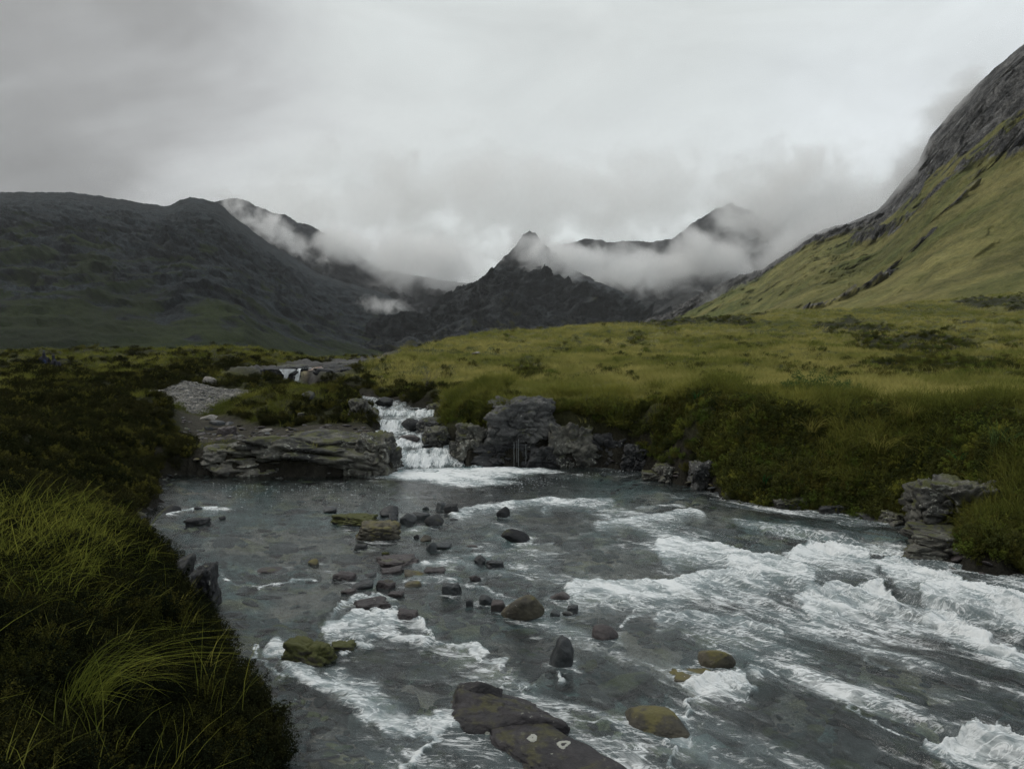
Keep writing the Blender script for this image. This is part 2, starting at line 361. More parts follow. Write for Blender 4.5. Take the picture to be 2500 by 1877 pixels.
def land(x, y):
    """height, signed distance to water (positive on land), bank width, path distance"""
    x = np.asarray(x, float); y = np.asarray(y, float); r = np.sqrt(x * x + y * y)
    sd = sdpoly(x, y, POLY)
    wob = fbm(x * 1.3, y * 1.3, 4, 11) * .22 * sst(3, 8, y) + fbm(x * .5, y * .5, 2, 12) * .1
    sdw = sd + wob * np.where(sd > 0, 1, .6)
    bw = np.clip(rbf_eval(_BC, _BW, uvm(np.ravel(x), np.ravel(y)), .1).reshape(x.shape), .3, 3)
    t0 = T0(x, y); wl = wlevel(x, y)
    pth = sdpoly(x, y, PATH) + fbm(x * 1.1, y * 1.1, 3, 31) * .35; ter = sdpoly(x, y, TERR)
    soft = sst(0, .6, pth) * sst(-.2, .4, ter)
    amp = np.clip(r / 16, .35, 3.2)
    hum = fbm(x * .55, y * .55, 3, 1) * .13 + fbm(x * 1.7, y * 1.7, 3, 2) * .075
    hum2 = fbm(x * .12, y * .12, 3, 3) * .5 * sst(15, 60, r) + ridged(x * .35, y * .35, 3, 4) * .10 * sst(15, 50, r)
    xh = (120 - 1250) / FPX * 40.2; t0 = t0 - 1.2 * np.exp(-(((x - xh) / 1.7) ** 2 + ((y - 40.8) / 1.9) ** 2) ** 2)
    top = t0 + (hum * amp + hum2) * soft + fbm(x * 6, y * 6, 3, 5) * .02
    p = np.clip(sdw / bw, 0, 1) ** .75; p = p * (1 - .25 * (1 - p) * p)
    edge = wl - .06
    depth = .09 + .20 * sst(0, 1.6, -sd) + .5 * sst(.2, 2.5, -sd) * sst(11.5, 13.5, y) * sst(16, 15, y) + .25 * sst(-1.2, -4, x) * sst(9, 4, y) * sst(0, 1, -sd)
    bed = wl - depth + fbm(x * .9, y * .9, 4, 21) * .12 + fbm(x * 3.2, y * 3.2, 3, 22) * .05
    bed = np.minimum(bed, wl - .05)
    bank = edge + (top - edge) * p + ridged(x * 2.2, y * 2.2, 3, 9) * .07 * np.sin(np.clip(sdw / bw, 0, 1) * np.pi)
    h = np.where(sdw > 0, bank, np.where(sd > 0, edge, lerp(edge, bed, sst(0, .35, -sdw))))
    return h, sdw, bw, pth, ter
def hz(x, y): return land(np.array([float(x)]), np.array([float(y)]))[0][0]

# heather patches on the moor (1 = heather, 0 = grass)
def heather_mask(x, y, sdw, bw):
    r = np.sqrt(x * x + y * y); px, _ = topx(x, y, T0(x, y))
    bank = sst(bw + .9, bw + .1, sdw + fbm(x * .9, y * .9, 3, 41) * .7)
    leftdark = sst(-.5, -1.5, x) * sst(19.6, 18.6, y + fbm(x, y, 2, 42)) * sst(8, 5, x + y * 0)
    patch = sst(.08, .22, fbm(x * .16 * (22 / np.maximum(r, 22)) ** .6, y * .09 * (22 / np.maximum(r, 22)) ** .6, 4, 43, .6) - .05 + .14 * sst(1600, 2100, px) * sst(28, 45, r) * sst(105, 85, r)) * sst(19, 26, r)
    small = sst(.16, .30, fbm(x * .9 * (20 / np.maximum(r, 20)) ** .7, y * .42 * (20 / np.maximum(r, 20)) ** .7, 3, 47, .6) + .12 * fbm(x * .08, y * .05, 2, 48)) * sst(17, 24, r) * .42
    patch = np.maximum(patch, small)
    patchl = sst(-.05, .12, fbm(x * .22, y * .22, 4, 44)) * sst(1000, 700, px) * .85 * sst(20, 24, r)
    return np.clip(np.maximum(np.maximum(bank, leftdark), np.maximum(patch, patchl)), 0, 1)

# ------------------------------------------------------------------ the ground sheet
def build_ground():
    th = np.concatenate([np.radians(np.linspace(-80, -41, 24)[:-1]), np.radians(np.linspace(-41, 41, 760)), np.radians(np.linspace(41, 80, 24)[1:])])
    rr = np.concatenate([np.linspace(.2, 2.6, 12)[:-1], np.exp(np.linspace(math.log(2.6), math.log(9), 90))[:-1], np.exp(np.linspace(math.log(9), math.log(26), 240))[:-1], np.exp(np.linspace(math.log(26), math.log(260), 170))])
    R, TH = np.meshgrid(rr, th, indexing='ij'); X = R * np.sin(TH); Y = R * np.cos(TH)
    h, sdw, bw, pth, ter = land(X, Y)
    hm = heather_mask(X, Y, sdw, bw)
    h = h - 30 * sst(150, 260, R) * sst(.25, -.2, np.sin(TH)) * 0
    grass = np.array([.105, .12, .036]); grassl = np.array([.07, .075, .022]); hea = np.array([.034, .038, .017]); earth = np.array([.025, .022, .018])
    gravel = np.array([.26, .26, .25]); bedc = np.array([.085, .075, .07]); straw = np.array([.24, .235, .085])
    PX, _ = topx(X, Y, h)
    n = fbm(X * .3, Y * .3, 4, 51)[..., None]; left = sst(1200, 700, PX)[..., None]
    straw_m = (sst(-.12, .25, fbm(X * .10, Y * .045, 4, 52)) * sst(800, 1500, PX))[..., None]
    c = lerp(lerp(grass, grassl, left), straw, straw_m * .8)
    c = lerp(c, hea, hm[..., None] * .92)
    bank = sst(bw * .95, bw * .4, sdw)[..., None]; c = lerp(c, earth, bank * .8)
    # bare rock on the far slabs and the stony terrace
    rk = (sst(.25, -.25, ter) * .85)[..., None]; c = lerp(c, np.array([.075, .07, .06]), rk)
    frk = (sst(2.6, .8, sdw) * sst(31, 35, Y))[..., None]; c = lerp(c, np.array([.13, .13, .13]), frk)
    c = lerp(c, gravel, (sst(.12, -.12, pth))[..., None])
    bare = sst(1.0, .3, np.sqrt(((X - 8.4) / 1.5) ** 2 + ((Y - 17.6) / .9) ** 2))[..., None]; c = lerp(c, np.array([.26, .25, .22]), bare)
    # river bed: mauve, ochre, green-grey stone
    b1 = fbm(X * .55, Y * .55, 4, 61)[..., None]; b2 = fbm(X * 1.4, Y * 1.4, 4, 62)[..., None]
    bc = lerp(np.array([.19, .22, .22]), np.array([.42, .31, .28]), sst(-.15, .2, b1)); bc = lerp(bc, np.array([.36, .29, .16]), sst(.1, .4, b2) * .7)
    bc = lerp(bc, np.array([.05, .06, .07]), sst(.0, .35, -b2) * .6) * 1.3
    c = lerp(c, np.array([.035, .034, .03]), (sst(.25, .0, sdw) * .7)[..., None]); c = lerp(c, bc, sst(-.05, -.45, sdw)[..., None])
    V = np.stack([X, Y, h], -1).reshape(-1, 3)
    o = mesh_np('ground', V, grid_faces(len(rr), len(th)), MG, True, {'col': c.reshape(-1, 3)})
    tag(o, kind='structure'); return o
build_ground()
# the wide valley floor around it, out to the foot of the hills
def build_valley():
    th = np.radians(np.linspace(-180, 180, 181)); rr = np.array([0, 1, 2, 3, 5, 8, 14, 30, 60, 120, 240, 500, 1000, 2000, 4500, 9000.])
    R, TH = np.meshgrid(rr, th, indexing='ij'); X = R * np.sin(TH); Y = R * np.cos(TH)
    z = np.full(X.shape, -6.0); beh = sst(82, 100, np.abs(np.degrees(TH))); z = np.where(R < 1.5, -.9, z)
    z = lerp(z, .4 + fbm(X * .05, Y * .05, 3, 70), beh * (R > 4)); z += sst(0, .9, np.sin(TH)) * R * .02 - .0 * R
    c = np.tile(np.array([.07, .07, .028]), (X.size, 1))
    tag(mesh_np('valley_floor', np.stack([X, Y, z], -1).reshape(-1, 3), grid_faces(len(rr), len(th)), MG, True, {'col': c}), kind='structure')
build_valley()

# ------------------------------------------------------------------ mountains
def mountain(name, ridge, Dr, Db, zb, nu, nv, amp, gfun, tint, gcol, prof=1.25, seed=0, back=1.25, ridge_amp=.25, shear=.0, fs=1.0, crag_=.22):
    ridge = np.array(ridge, float); px = np.linspace(ridge[0, 0], ridge[-1, 0], nu)
    ry = np.interp(px, ridge[:, 0], ridge[:, 1])
    dr = np.interp(px, *np.array(Dr, float).T); db = np.interp(px, *np.array(Db, float).T); zb = np.interp(px, *np.array(zb, float).T)
    ry = ry + (fbm(px * .02, px * 0 + seed, 4, seed, .6)) * 5
    kx = (px - 1250) / FPX / cp
    # height of ridge at distance dr
    b = (938.5 - ry) / FPX; ty = cp + b * sp; tz = -sp + b * cp; kx = (px - 1250) / FPX / ty
    zr = EYE + tz / ty * dr
    t = np.concatenate([np.linspace(0, 1, nv), np.linspace(1, back, 14)[1:]])
    Tt, _ = np.meshgrid(t, px, indexing='ij')
    D = db[None] + (dr - db)[None] * Tt
    g_ = np.clip(Tt, 0, 1) ** prof
    Z = zb[None] + (zr - zb)[None] * g_
    over = np.clip(Tt - 1, 0, 1); Z = Z - over * (zr - zb)[None] * 1.6
    X = kx[None] * D; Y = D.copy()
    env = np.sin(np.clip(Tt, 0, 1) * np.pi) ** .9 * sst(1.0, .72, Tt) * (1 - ridge_amp) + ridge_amp * sst(0, .2, Tt) * np.clip(Tt, 0, 1)
    H = np.maximum(zr - zb, 10)[None]
    U = X + shear * Z; s = .0032 * fs
    big = ridged(U * s * 1.0, Y * s * .7, 4, seed + 1, .42); med = fbm(U * s * 5, Y * s * 4 + Z * s * 5, 5, seed + 5, .55)
    strata = pn(U * s * 1.2, Z * s * 22 + fbm(U * s * 2, Y * s * 2, 3, seed + 9) * 2.5, seed + 8) + .5 * pn(U * s * 3, Z * s * 50 + med * 2, seed + 18)
    d = amp * (big * .6 + med * .35) * env
    Z2 = Z + d * .55 + strata * amp * .12 * env
    Y2 = Y - d * 1.2 - strata * amp * .30 * env
    X2 = X + med * amp * .25 * env
    dzx = np.gradient(Z2, axis=0) / (np.abs(np.gradient(Y2, axis=0)) + 1e-3)
    gm = gfun(px[None] + 0 * Tt, Tt, Z, dzx, med, big, strata)
    cr_ = ridged(U * s * 6, Z * s * 9 + Y * s * 3, 4, seed + 40, .6) * np.clip(1 - gm * 1.4, 0, 1) * amp * crag_ * sst(0, .12, Tt)
    Z2 = Z2 + cr_ * .45 * sst(.97, .78, Tt) + cr_ * .05; Y2 = Y2 - cr_ * .9 * sst(1.0, .9, Tt)
    V = np.stack([X2, Y2, Z2], -1).reshape(-1, 3)
    N = V.shape[0]
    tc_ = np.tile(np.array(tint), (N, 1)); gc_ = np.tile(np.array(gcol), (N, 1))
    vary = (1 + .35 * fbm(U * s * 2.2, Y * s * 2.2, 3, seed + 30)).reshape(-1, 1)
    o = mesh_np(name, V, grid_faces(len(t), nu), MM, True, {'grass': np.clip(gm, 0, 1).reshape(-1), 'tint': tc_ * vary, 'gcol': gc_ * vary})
    return tag(o, kind='structure')

L1 = [(-260, 500), (0, 472), (113, 469), (203, 472), (294, 488), (400, 505), (418, 503), (440, 490), (463, 483), (500, 486), (530, 494), (560, 520), (610, 560), (660, 596), (706, 622), (776, 669), (870, 698), (945, 720), (994, 752), (1020, 780), (1060, 840), (1100, 900)]
L2 = [(440, 540), (500, 505), (537, 494), (570, 490), (597, 489), (646, 512), (680, 524), (696, 524), (730, 545), (746, 549), (820, 584), (895, 639), (940, 660), (994, 672), (1094, 689), (1200, 700), (1320, 730)]
F1 = [(760, 960), (830, 900), (880, 860), (940, 805), (1000, 769), (1050, 752), (1096, 734), (1154, 700), (1190, 668), (1220, 650), (1260, 655), (1350, 664), (1423, 680), (1500, 704), (1530, 719), (1553, 746), (1580, 775), (1640, 800), (1700, 830)]
P1 = [(1100, 760), (1154, 712), (1192, 673), (1231, 631), (1261, 604), (1277, 575), (1292, 566), (1307, 571), (1327, 598), (1346, 618), (1390, 650), (1450, 690)]
B1 = [(1330, 640), (1380, 600), (1430, 585), (1480, 593), (1530, 592), (1560, 588), (1600, 588), (1640, 584), (1680, 555), (1710, 535), (1745, 512), (1785, 500), (1840, 520), (1900, 560), (1960, 640), (2060, 720)]
S1 = [(1500, 800), (1560, 775), (1610, 755), (1650, 725), (1700, 708), (1740, 716), (1800, 740), (1860, 770)]
R1 = [(1480, 806), (1560, 792), (1620, 772), (1700, 722), (1774, 687), (1848, 663), (1898, 628), (1972, 574), (2046, 554), (2095, 539), (2144, 515), (2194, 455), (2243, 396), (2268, 337), (2342, 253), (2391, 203), (2431, 164), (2500, 110), (2620, 20), (2800, -80)]
def gL1(px, t, Z, s, med, big, st):
    return .62 - .75 * t + .25 * sst(500, 100, px) * (t < .6) + med * .7 - .3 * sst(.1, .5, st) * (t > .15) + .25 * sst(.22, .05, t)
def gRock(px, t, Z, s, med, big, st): return .18 + med * .7 - .25 * t - .3 * sst(.0, .5, st)
def gF(px, t, Z, s, med, big, st): return .12 + med * .55 + .25 * sst(.3, .1, t) - .2 * t
def gR(px, t, Z, s, med, big, st):
    lim = np.interp(px, [1480, 1700, 1900, 2100, 2200, 2300, 2500, 2800], [.55, .70, .80, .80, .72, .64, .56, .5])
    rock = sst(lim - .07, lim + .06, t + med * .10)
    band = sst(.10, .0, np.abs(t - lim * .78 - .05 * big)) * sst(-.05, .25, st + med * .6) * sst(1900, 2100, px)
    scree = sst(.035, .0, np.abs(t - (.08 + (px - 1900) * .00075) + med * .03)) * sst(1880, 1960, px) * sst(2560, 2440, px) * sst(-.45, 0, med + st * .3)
    return np.clip(.95 + med * .25 - rock * .85 - band * .75 - scree * .62, 0, 1)
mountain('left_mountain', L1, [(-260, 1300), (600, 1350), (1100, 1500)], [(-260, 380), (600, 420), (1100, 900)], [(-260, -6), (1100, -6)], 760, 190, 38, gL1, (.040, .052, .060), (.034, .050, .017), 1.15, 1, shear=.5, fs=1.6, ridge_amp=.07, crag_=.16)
mountain('far_ridge', L2, [(440, 1900), (1400, 2000)], [(440, 1300), (1400, 1500)], [(440, -5), (1400, -5)], 320, 110, 60, gRock, (.052, .055, .062), (.05, .055, .025), 1.0, 3, fs=1.4)
mountain('rock_hill', F1, [(760, 1100), (1100, 1350), (1400, 1400), (1700, 1450)], [(760, 700), (1400, 950), (1700, 1000)], [(760, -8), (1700, -6)], 460, 170, 75, gF, (.085, .096, .104), (.075, .078, .03), .72, 4, fs=2.2, ridge_amp=.05, crag_=.12)
mountain('pointed_peak', P1, [(1000, 1480), (1500, 1520)], [(1000, 1290), (1500, 1390)], [(1000, 0), (1500, 0)], 160, 90, 35, gRock, (.06, .062, .066), (.05, .05, .03), .9, 5, fs=2)
mountain('back_ridge', B1, [(1300, 2300), (2100, 2300)], [(1300, 1800), (2100, 1800)], [(1300, 0), (2100, 0)], 260, 100, 60, gRock, (.052, .055, .06), (.05, .05, .03), .9, 6, fs=1.6)
mountain('small_hill', S1, [(1400, 1450), (1900, 1450)], [(1400, 1100), (1900, 1100)], [(1400, -5), (1900, -5)], 120, 60, 22, gF, (.07, .072, .072), (.07, .07, .03), .9, 8, fs=2.4)
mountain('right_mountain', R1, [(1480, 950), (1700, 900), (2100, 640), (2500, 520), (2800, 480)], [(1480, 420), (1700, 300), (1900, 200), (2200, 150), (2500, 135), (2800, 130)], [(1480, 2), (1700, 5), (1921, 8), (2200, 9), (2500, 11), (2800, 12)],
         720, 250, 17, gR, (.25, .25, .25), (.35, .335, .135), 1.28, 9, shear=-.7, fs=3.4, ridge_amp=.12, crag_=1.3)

# ------------------------------------------------------------------ river water
def water_mat():
    m = M('river_water'); fo = m.attr('foam'); ro = m.attr('rough'); de = m.attr('depth'); fl = m.attr('flow', 'Vector'); fl2 = m.attr('flowb', 'Vector'); dg = m.attr('diag')
    n0 = m.noise(1.6, 6, .62, vec=fl2, dist=.6); n1 = m.noise(6., 5, .65, vec=fl, dist=.5); n2 = m.noise(20., 5, .7, vec=fl, dist=.8); 
    n3 = m.noise(6., 5, .65, vec=fl2, dist=.4); n4 = m.noise(20., 5, .7, vec=fl2, dist=.6)
    def lp(a, b): return m.math('ADD', m.math('MULTIPLY', a, m.math('SUBTRACT', 1., dg)), m.math('MULTIPLY', b, dg))
    na = lp(n1, n3); nb = lp(n2, n4)
    det = m.math('ADD', m.math('MULTIPLY', na, .6), m.math('MULTIPLY', nb, .5))
    rdg = m.math('ABSOLUTE', m.math('SUBTRACT', m.noise(9., 4, .6, vec=fl, dist=1.2), .5))
    lace = m.ss(rdg, .05, .0)
    f = m.math('ADD', m.math('MULTIPLY', fo, .92), m.math('MULTIPLY', m.math('SUBTRACT', det, .52), 3.0))
    f = m.math('ADD', f, m.math('MULTIPLY', m.math('SUBTRACT', n0, .5), 1.9))
    f = m.math('ADD', f, m.math('MULTIPLY', m.math('MULTIPLY', lace, m.ss(fo, .02, .4)), .45))
    ff = m.math('MULTIPLY', m.ss(f, .36, 1.25), m.ss(fo, .0, .12))
    h = m.math('ADD', m.math('MULTIPLY', na, 1.), m.math('ADD', m.math('MULTIPLY', nb, .5), m.math('MULTIPLY', m.noise(48., 3, .7, vec=fl2, dist=.5), .12)))
    bs = m.n('ShaderNodeBump', {'Height': h, 'Strength': m.math('MULTIPLY_ADD', ro, .40, .55), 'Distance': .03}).outputs[0]
    fres = m.n('ShaderNodeFresnel', {'IOR': 1.33, 'Normal': bs}).outputs[0]
    k = m.ss(de, 0, .9)
    tcol = m.mix(k, (.78, .93, .94), (.13, .29, .32))
    tr = m.n('ShaderNodeBsdfTransparent', {'Color': tcol}).outputs[0]
    gl = m.n('ShaderNodeBsdfGlossy', {'Color': (1, 1, 1), 'Roughness': .11, 'Normal': bs}).outputs[0]
    w = m.n('ShaderNodeMixShader', {0: fres, 1: tr, 2: gl}).outputs[0]
    # entrained bubbles make fast water milky
    milk = m.n('ShaderNodeBsdfDiffuse', {'Color': (.33, .40, .42)}).outputs[0]
    w = m.n('ShaderNodeMixShader', {0: m.math('MULTIPLY_ADD', m.ss(fo, .05, .8), .5, m.math('MULTIPLY_ADD', ro, .04, .0)), 1: w, 2: milk}).outputs[0]
    fb = m.bump(m.math('ADD', det, m.math('MULTIPLY', m.noise(60, 4, .7), .3)), .9, .05)
    foam = m.n('ShaderNodeBsdfDiffuse', {'Color': (.80, .83, .84), 'Normal': fb}).outputs[0]
    return m.fin(m.n('ShaderNodeMixShader', {0: m.math('MULTIPLY', ff, .95), 1: w, 2: foam}).outputs[0])
MW = water_mat()

k_ = 1 / .8848
CREST = [  # (points in overview pixels), decay, strength, shear
    ([(1395, 1174), (1450, 1166), (1500, 1171), (1560, 1178), (1620, 1198), (1680, 1205)], 34, .95, .5),
    ([(1555, 1215), (1600, 1205), (1650, 1198), (1700, 1215), (1760, 1240)], 50, .95, .5),
    ([(1690, 1194), (1730, 1180), (1790, 1175), (1835, 1174), (1875, 1192), (1890, 1215)], 42, 1.0, .6),
    ([(1870, 1208), (1930, 1210), (1975, 1222), (2030, 1248), (2080, 1268), (2140, 1290), (2230, 1330)], 50, 1.0, .8),
    ([(1205, 1266), (1255, 1256), (1330, 1261), (1420, 1263), (1480, 1250), (1530, 1240), (1590, 1236), (1660, 1248)], 34, .9, .4),
    ([(1700, 1296), (1745, 1280), (1800, 1274), (1850, 1275), (1900, 1270), (1945, 1300)], 44, 1.0, .7),
    ([(1965, 1290), (2010, 1276), (2070, 1274), (2130, 1284), (2212, 1306), (2330, 1340)], 46, 1.0, .8),
    ([(1980, 1335), (2040, 1322), (2090, 1350), (2150, 1390), (2230, 1420)], 46, .85, 1.0),
    ([(1400, 1335), (1470, 1325), (1540, 1330), (1620, 1345), (1700, 1360)], 22, .62, .6),
    ([(1310, 1300), (1380, 1292), (1450, 1300)], 20, .45, .5),
    ([(1150, 1105), (1180, 1092), (1260, 1080), (1340, 1083)], 9, .55, .3),
    ([(955, 1112), (1010, 1101), (1060, 1093), (1130, 1082), (1190, 1078), (1240, 1084)], 11, .72, .3),
    ([(1060, 1104), (1100, 1112)], 9, .5, .3),
    ([(1270, 1130), (1330, 1127), (1370, 1118), (1430, 1112), (1490, 1102), (1530, 1110)], 12, .66, .4),
    ([(1360, 1098), (1420, 1092), (1490, 1086)], 8, .4, .4),
    ([(860, 1148), (900, 1140), (960, 1144)], 6, .5, .3),
    ([(940, 1205), (1000, 1196), (1080, 1200)], 9, .4, .3),
    ([(870, 1222), (920, 1210), (990, 1208), (1040, 1226)], 14, .5, .3),
    ([(1040, 1238), (1100, 1236), (1160, 1250)], 12, .45, .3),
    ([(1980, 1612), (2040, 1594), (2110, 1588), (2180, 1606), (2260, 1640)], 40, .85, 1.0),
    ([(1560, 1170), (1600, 1230), (1640, 1236)], 30, .5, .5),
    ([(700, 1345), (740, 1300), (780, 1286), (840, 1292), (870, 1306)], 10, .62, .0),
    ([(780, 1315), (840, 1318), (890, 1334), (925, 1360), (945, 1395)], 14, .72, .3),
    ([(680, 1348), (720, 1340), (790, 1330), (860, 1335)], 34, .74, .3),
    ([(740, 1385), (800, 1372), (880, 1378), (940, 1392)], 12, .6, .3),
    ([(860, 1258), (900, 1244), (950, 1248), (1000, 1250)], 12, .45, .3),
    ([(1480, 1486), (1510, 1468), (1560, 1466), (1600, 1470), (1640, 1484)], 26, .8, .3),
    ([(1600, 1448), (1650, 1446), (1690, 1462)], 12, .55, .8),
]
BLOB = [  # (cx, cy, rx, ry, strength) overview px
    (970, 1026, 150, 15, 1.1), (1080, 1018, 130, 8, .9), (1020, 1042, 110, 9, .6), (870, 1028, 40, 8, .8),
    (800, 1345, 95, 26, .45), (610, 1408, 20, 22, .75), (640, 1452, 40, 14, .45), (1030, 1402, 22, 12, .7), (905, 1385, 34, 12, .55),
    (1465, 1596, 34, 16, .75), (1510, 1476, 20, 10, .5), (1760, 1230, 150, 30, .35), (2000, 1330, 220, 50, .38), (1560, 1280, 170, 40, .30), (1300, 1288, 120, 20, .25),
    (1140, 1576, 16, 10, .8), (1450, 1560, 16, 20, .6), (740, 1402, 30, 12, .5), (790, 1395, 24, 9, .5), (2100, 1600, 90, 30, .25), (1213, 1466, 8, 16, .6), (470, 1100, 40, 5, .35),
    (1800, 1360, 160, 26, .22), (1250, 1350, 60, 12, .15)]
LINE = [  # (points overview px, halfwidth, strength)
    ([(600, 1398), (640, 1440), (680, 1468), (740, 1484), (790, 1530), (830, 1560), (890, 1574), (940, 1560), (975, 1552)], 26, .62),
    ([(700, 1470), (790, 1490), (810, 1530), (850, 1550)], 40, .42), ([(960, 1560), (930, 1600), (905, 1625), (880, 1661)], 10, .7),
    ([(940, 1395), (1000, 1400), (1040, 1420), (1090, 1440)], 7, .45), ([(1030, 1500), (1100, 1480), (1150, 1482)], 4, .4), ([(1160, 1556), (1220, 1500)], 4, .2),
    ([(540, 1400), (600, 1460), (670, 1466)], 6, .45), ([(1440, 1540), (1470, 1560), (1500, 1510)], 8, .55), ([(1440, 1610), (1460, 1640), (1440, 1690)], 9, .5),
    ([(1700, 1360), (1780, 1380), (1860, 1420), (1920, 1450)], 6, .3), ([(1790, 1510), (1860, 1540), (1960, 1590)], 5, .4), ([(1400, 1320), (1350, 1345)], 8, .35),
    ([(360, 1110), (420, 1098), (470, 1096)], 3, .55), ([(560, 1268), (620, 1256), (680, 1258)], 3, .5), ([(430, 1218), (520, 1262), (600, 1266)], 3, .3), ([(1080, 1285), (1040, 1270), (1010, 1262)], 5, .4),
    ([(1100, 1160), (1150, 1172), (1190, 1176)], 5, .35), ([(1180, 1430), (1230, 1428), (1262, 1440)], 3, .2), ([(1180, 1575), (1240, 1560), (1300, 1560)], 5, .3)]
def foam_mask(px, py):
    ox, oy = px * .8848, py * .8848
    sc = np.clip((oy - 985) / 260, .25, 1.6)
    wx = fbm(ox * .02, oy * .04, 4, 81) * 16 * sc; wy = fbm(ox * .022, oy * .045, 4, 82) * 9 * sc
    X, Y = ox + wx, oy + wy
    f = np.zeros(X.shape); crest = np.zeros(X.shape)
    for pts, L, s, sh in CREST:
        p = np.array(pts, float); x0, x1 = p[0, 0], p[-1, 0]
        Yc = np.interp(X, p[:, 0], p[:, 1]); dy = Y - Yc; Xs = X - sh * np.clip(dy, 0, 200)
        Yc = np.interp(Xs, p[:, 0], p[:, 1]); dy = Y - Yc
        e = sst(x0 - 4, x0 + 22, Xs) * sst(x1 + 4, x1 - 22, Xs)
        v = sst(-5, 4, dy) * np.exp(-np.clip(dy, 0, 400) / (L * 1.35)) * e * s
        f = np.maximum(f, v); crest = np.maximum(crest, np.exp(-(dy / (6 * 1.2)) ** 2) * e * s)
    for cx, cy, rx, ry, s in BLOB:
        q = np.sqrt(((X - cx) / rx) ** 2 + ((Y - cy) / ry) ** 2); f = np.maximum(f, s * sst(1.35, .35, q))
    for pts, hw, s in LINE:
        d = np.full(X.shape, 1e9)
        for (ax, ay), (bx, by) in zip(pts[:-1], pts[1:]):
            ex, ey = bx - ax, by - ay; t = np.clip(((X - ax) * ex + (Y - ay) * ey) / (ex * ex + ey * ey), 0, 1)
            d = np.minimum(d, np.hypot(X - ax - t * ex, Y - ay - t * ey))
        f = np.maximum(f, s * sst(hw * 1.5, hw * .1, d))
    return f, crest
def flow_attrs(X, Y):
    # ripples lie across the current: near-horizontal on the left, slanting down to the right on the right
    a1 = math.radians(-8); a2 = math.radians(-52)
    def rot(a, su, sv):
        u = X * math.cos(a) + Y * math.sin(a); v = -X * math.sin(a) + Y * math.cos(a); return np.stack([u * su, v * sv, 0 * u], -1)
    return rot(a1, .45, 1.15), rot(a2, .35, 1.25)
def build_river():
    pxs = np.concatenate([np.linspace(-900, -60, 26)[:-1], np.linspace(-60, 2560, 780), np.linspace(2560, 3600, 40)[1:]])
    pys = np.concatenate([np.linspace(1120, 1250, 95)[:-1], np.linspace(1250, 1885, 290), np.linspace(1885, 4200, 40)[1:]])
    PY, PX = np.meshgrid(pys, pxs, indexing='ij')
    rx, ry, rz = ray(PX, PY); t = -EYE / rz; X = rx * t; Y = ry * t
    sd = sdpoly(X, Y, POLY)
    f, crest = foam_mask(PX, PY)
    fa, fb = flow_attrs(X, Y)
    diag = sst(1350, 1950, PX + (PY - 1300) * .5)
    calm = sst(1.2, -1.5, X)  # 1 on the quiet left
    def wv(q, s): return fbm(q[..., 0] * 1.7, q[..., 1] * 2.6, 4, s)
    w = lerp(wv(fa, 91), wv(fb, 92), diag); w2 = lerp(fbm(fa[..., 0] * 5, fa[..., 1] * 6, 4, 93), fbm(fb[..., 0] * 5, fb[..., 1] * 7, 4, 94), diag)
    amp = lerp(.035, .012, calm) * sst(13.8, 12.2, Y + 0 * X) + .008
    rapid = sst(.1, .6, f)
    foamy = np.clip(f, 0, 1) * (ridged(X * 3.1, Y * 2.4, 4, 95) * .5 + .5)
    z = amp * .6 * (w * 1.0 + w2 * .55) + crest * .035 + rapid * (.01 + .035 * w + .02 * w2) + foamy * .012 + fbm(X * 11, Y * 8, 3, 97) * .012 * rapid
    z = z + sst(0, 2, X - 1.5) * sst(11.5, 9, Y) * .05 * np.sin(Y * 2.4 + X * .8 + w * 3)
    rim = np.zeros(X.shape)
    for (qx, qy, qr, qz) in ROCKS:
        m_ = (np.abs(X - qx) < qr * 4 + .5) & (np.abs(Y - qy) < qr * 5 + .5)
        if not m_.any(): continue
        dx = X[m_] - qx; dy = Y[m_] - qy; d = np.hypot(dx, dy) - qr * .8
        al = (dx * .35 - dy * .94); ac = np.abs(dx * .94 + dy * .35)
        tail = sst(qr * 1.2, qr * .5, ac) * sst(qr * 3.6, qr * .8, al) * (al > 0) * .42
        ring = sst(.12, .0, np.abs(d)) * .42
        rim[m_] = np.maximum(rim[m_], np.maximum(ring, tail) * np.clip(.9 - calm[m_] * .45, 0, 1))
    h = land(X, Y)[0]
    depth = np.clip(z - h, 0, 2)
    near = sst(.10, .0, depth) * sst(.6, .2, np.abs(sd)) * .18
    base = sst(-.25, .45, fbm(fb[..., 0] * .8, fb[..., 1] * 1.1, 4, 98)) * .34 * sst(900, 1500, PX + (PY - 1250) * .3) * sst(1180, 1260, PY) + .16 * sst(-.1, .5, fbm(X * .9, Y * .9, 4, 99)) * sst(600, 900, PX)
    fo = np.clip(np.maximum(np.maximum(f * .97, rim), base) + .10 * rapid + near, 0, 1.05) + .06 * sst(.15, .5, w2) * (1 - calm)
    keep = (sd < .9)
    F = grid_faces(len(pys), len(pxs), keep)[:, ::-1]
    V, F, at = compact(np.stack([X, Y, z], -1).reshape(-1, 3), F, {'foam': fo.ravel(), 'rough': np.clip(rapid + .4 * (1 - calm), 0, 1).ravel(), 'depth': depth.ravel(), 'diag': diag.ravel(), 'flow': fa.reshape(-1, 3), 'flowb': fb.reshape(-1, 3)})
    tag(mesh_np('river_water', V, F, MW, True, at), kind='structure')
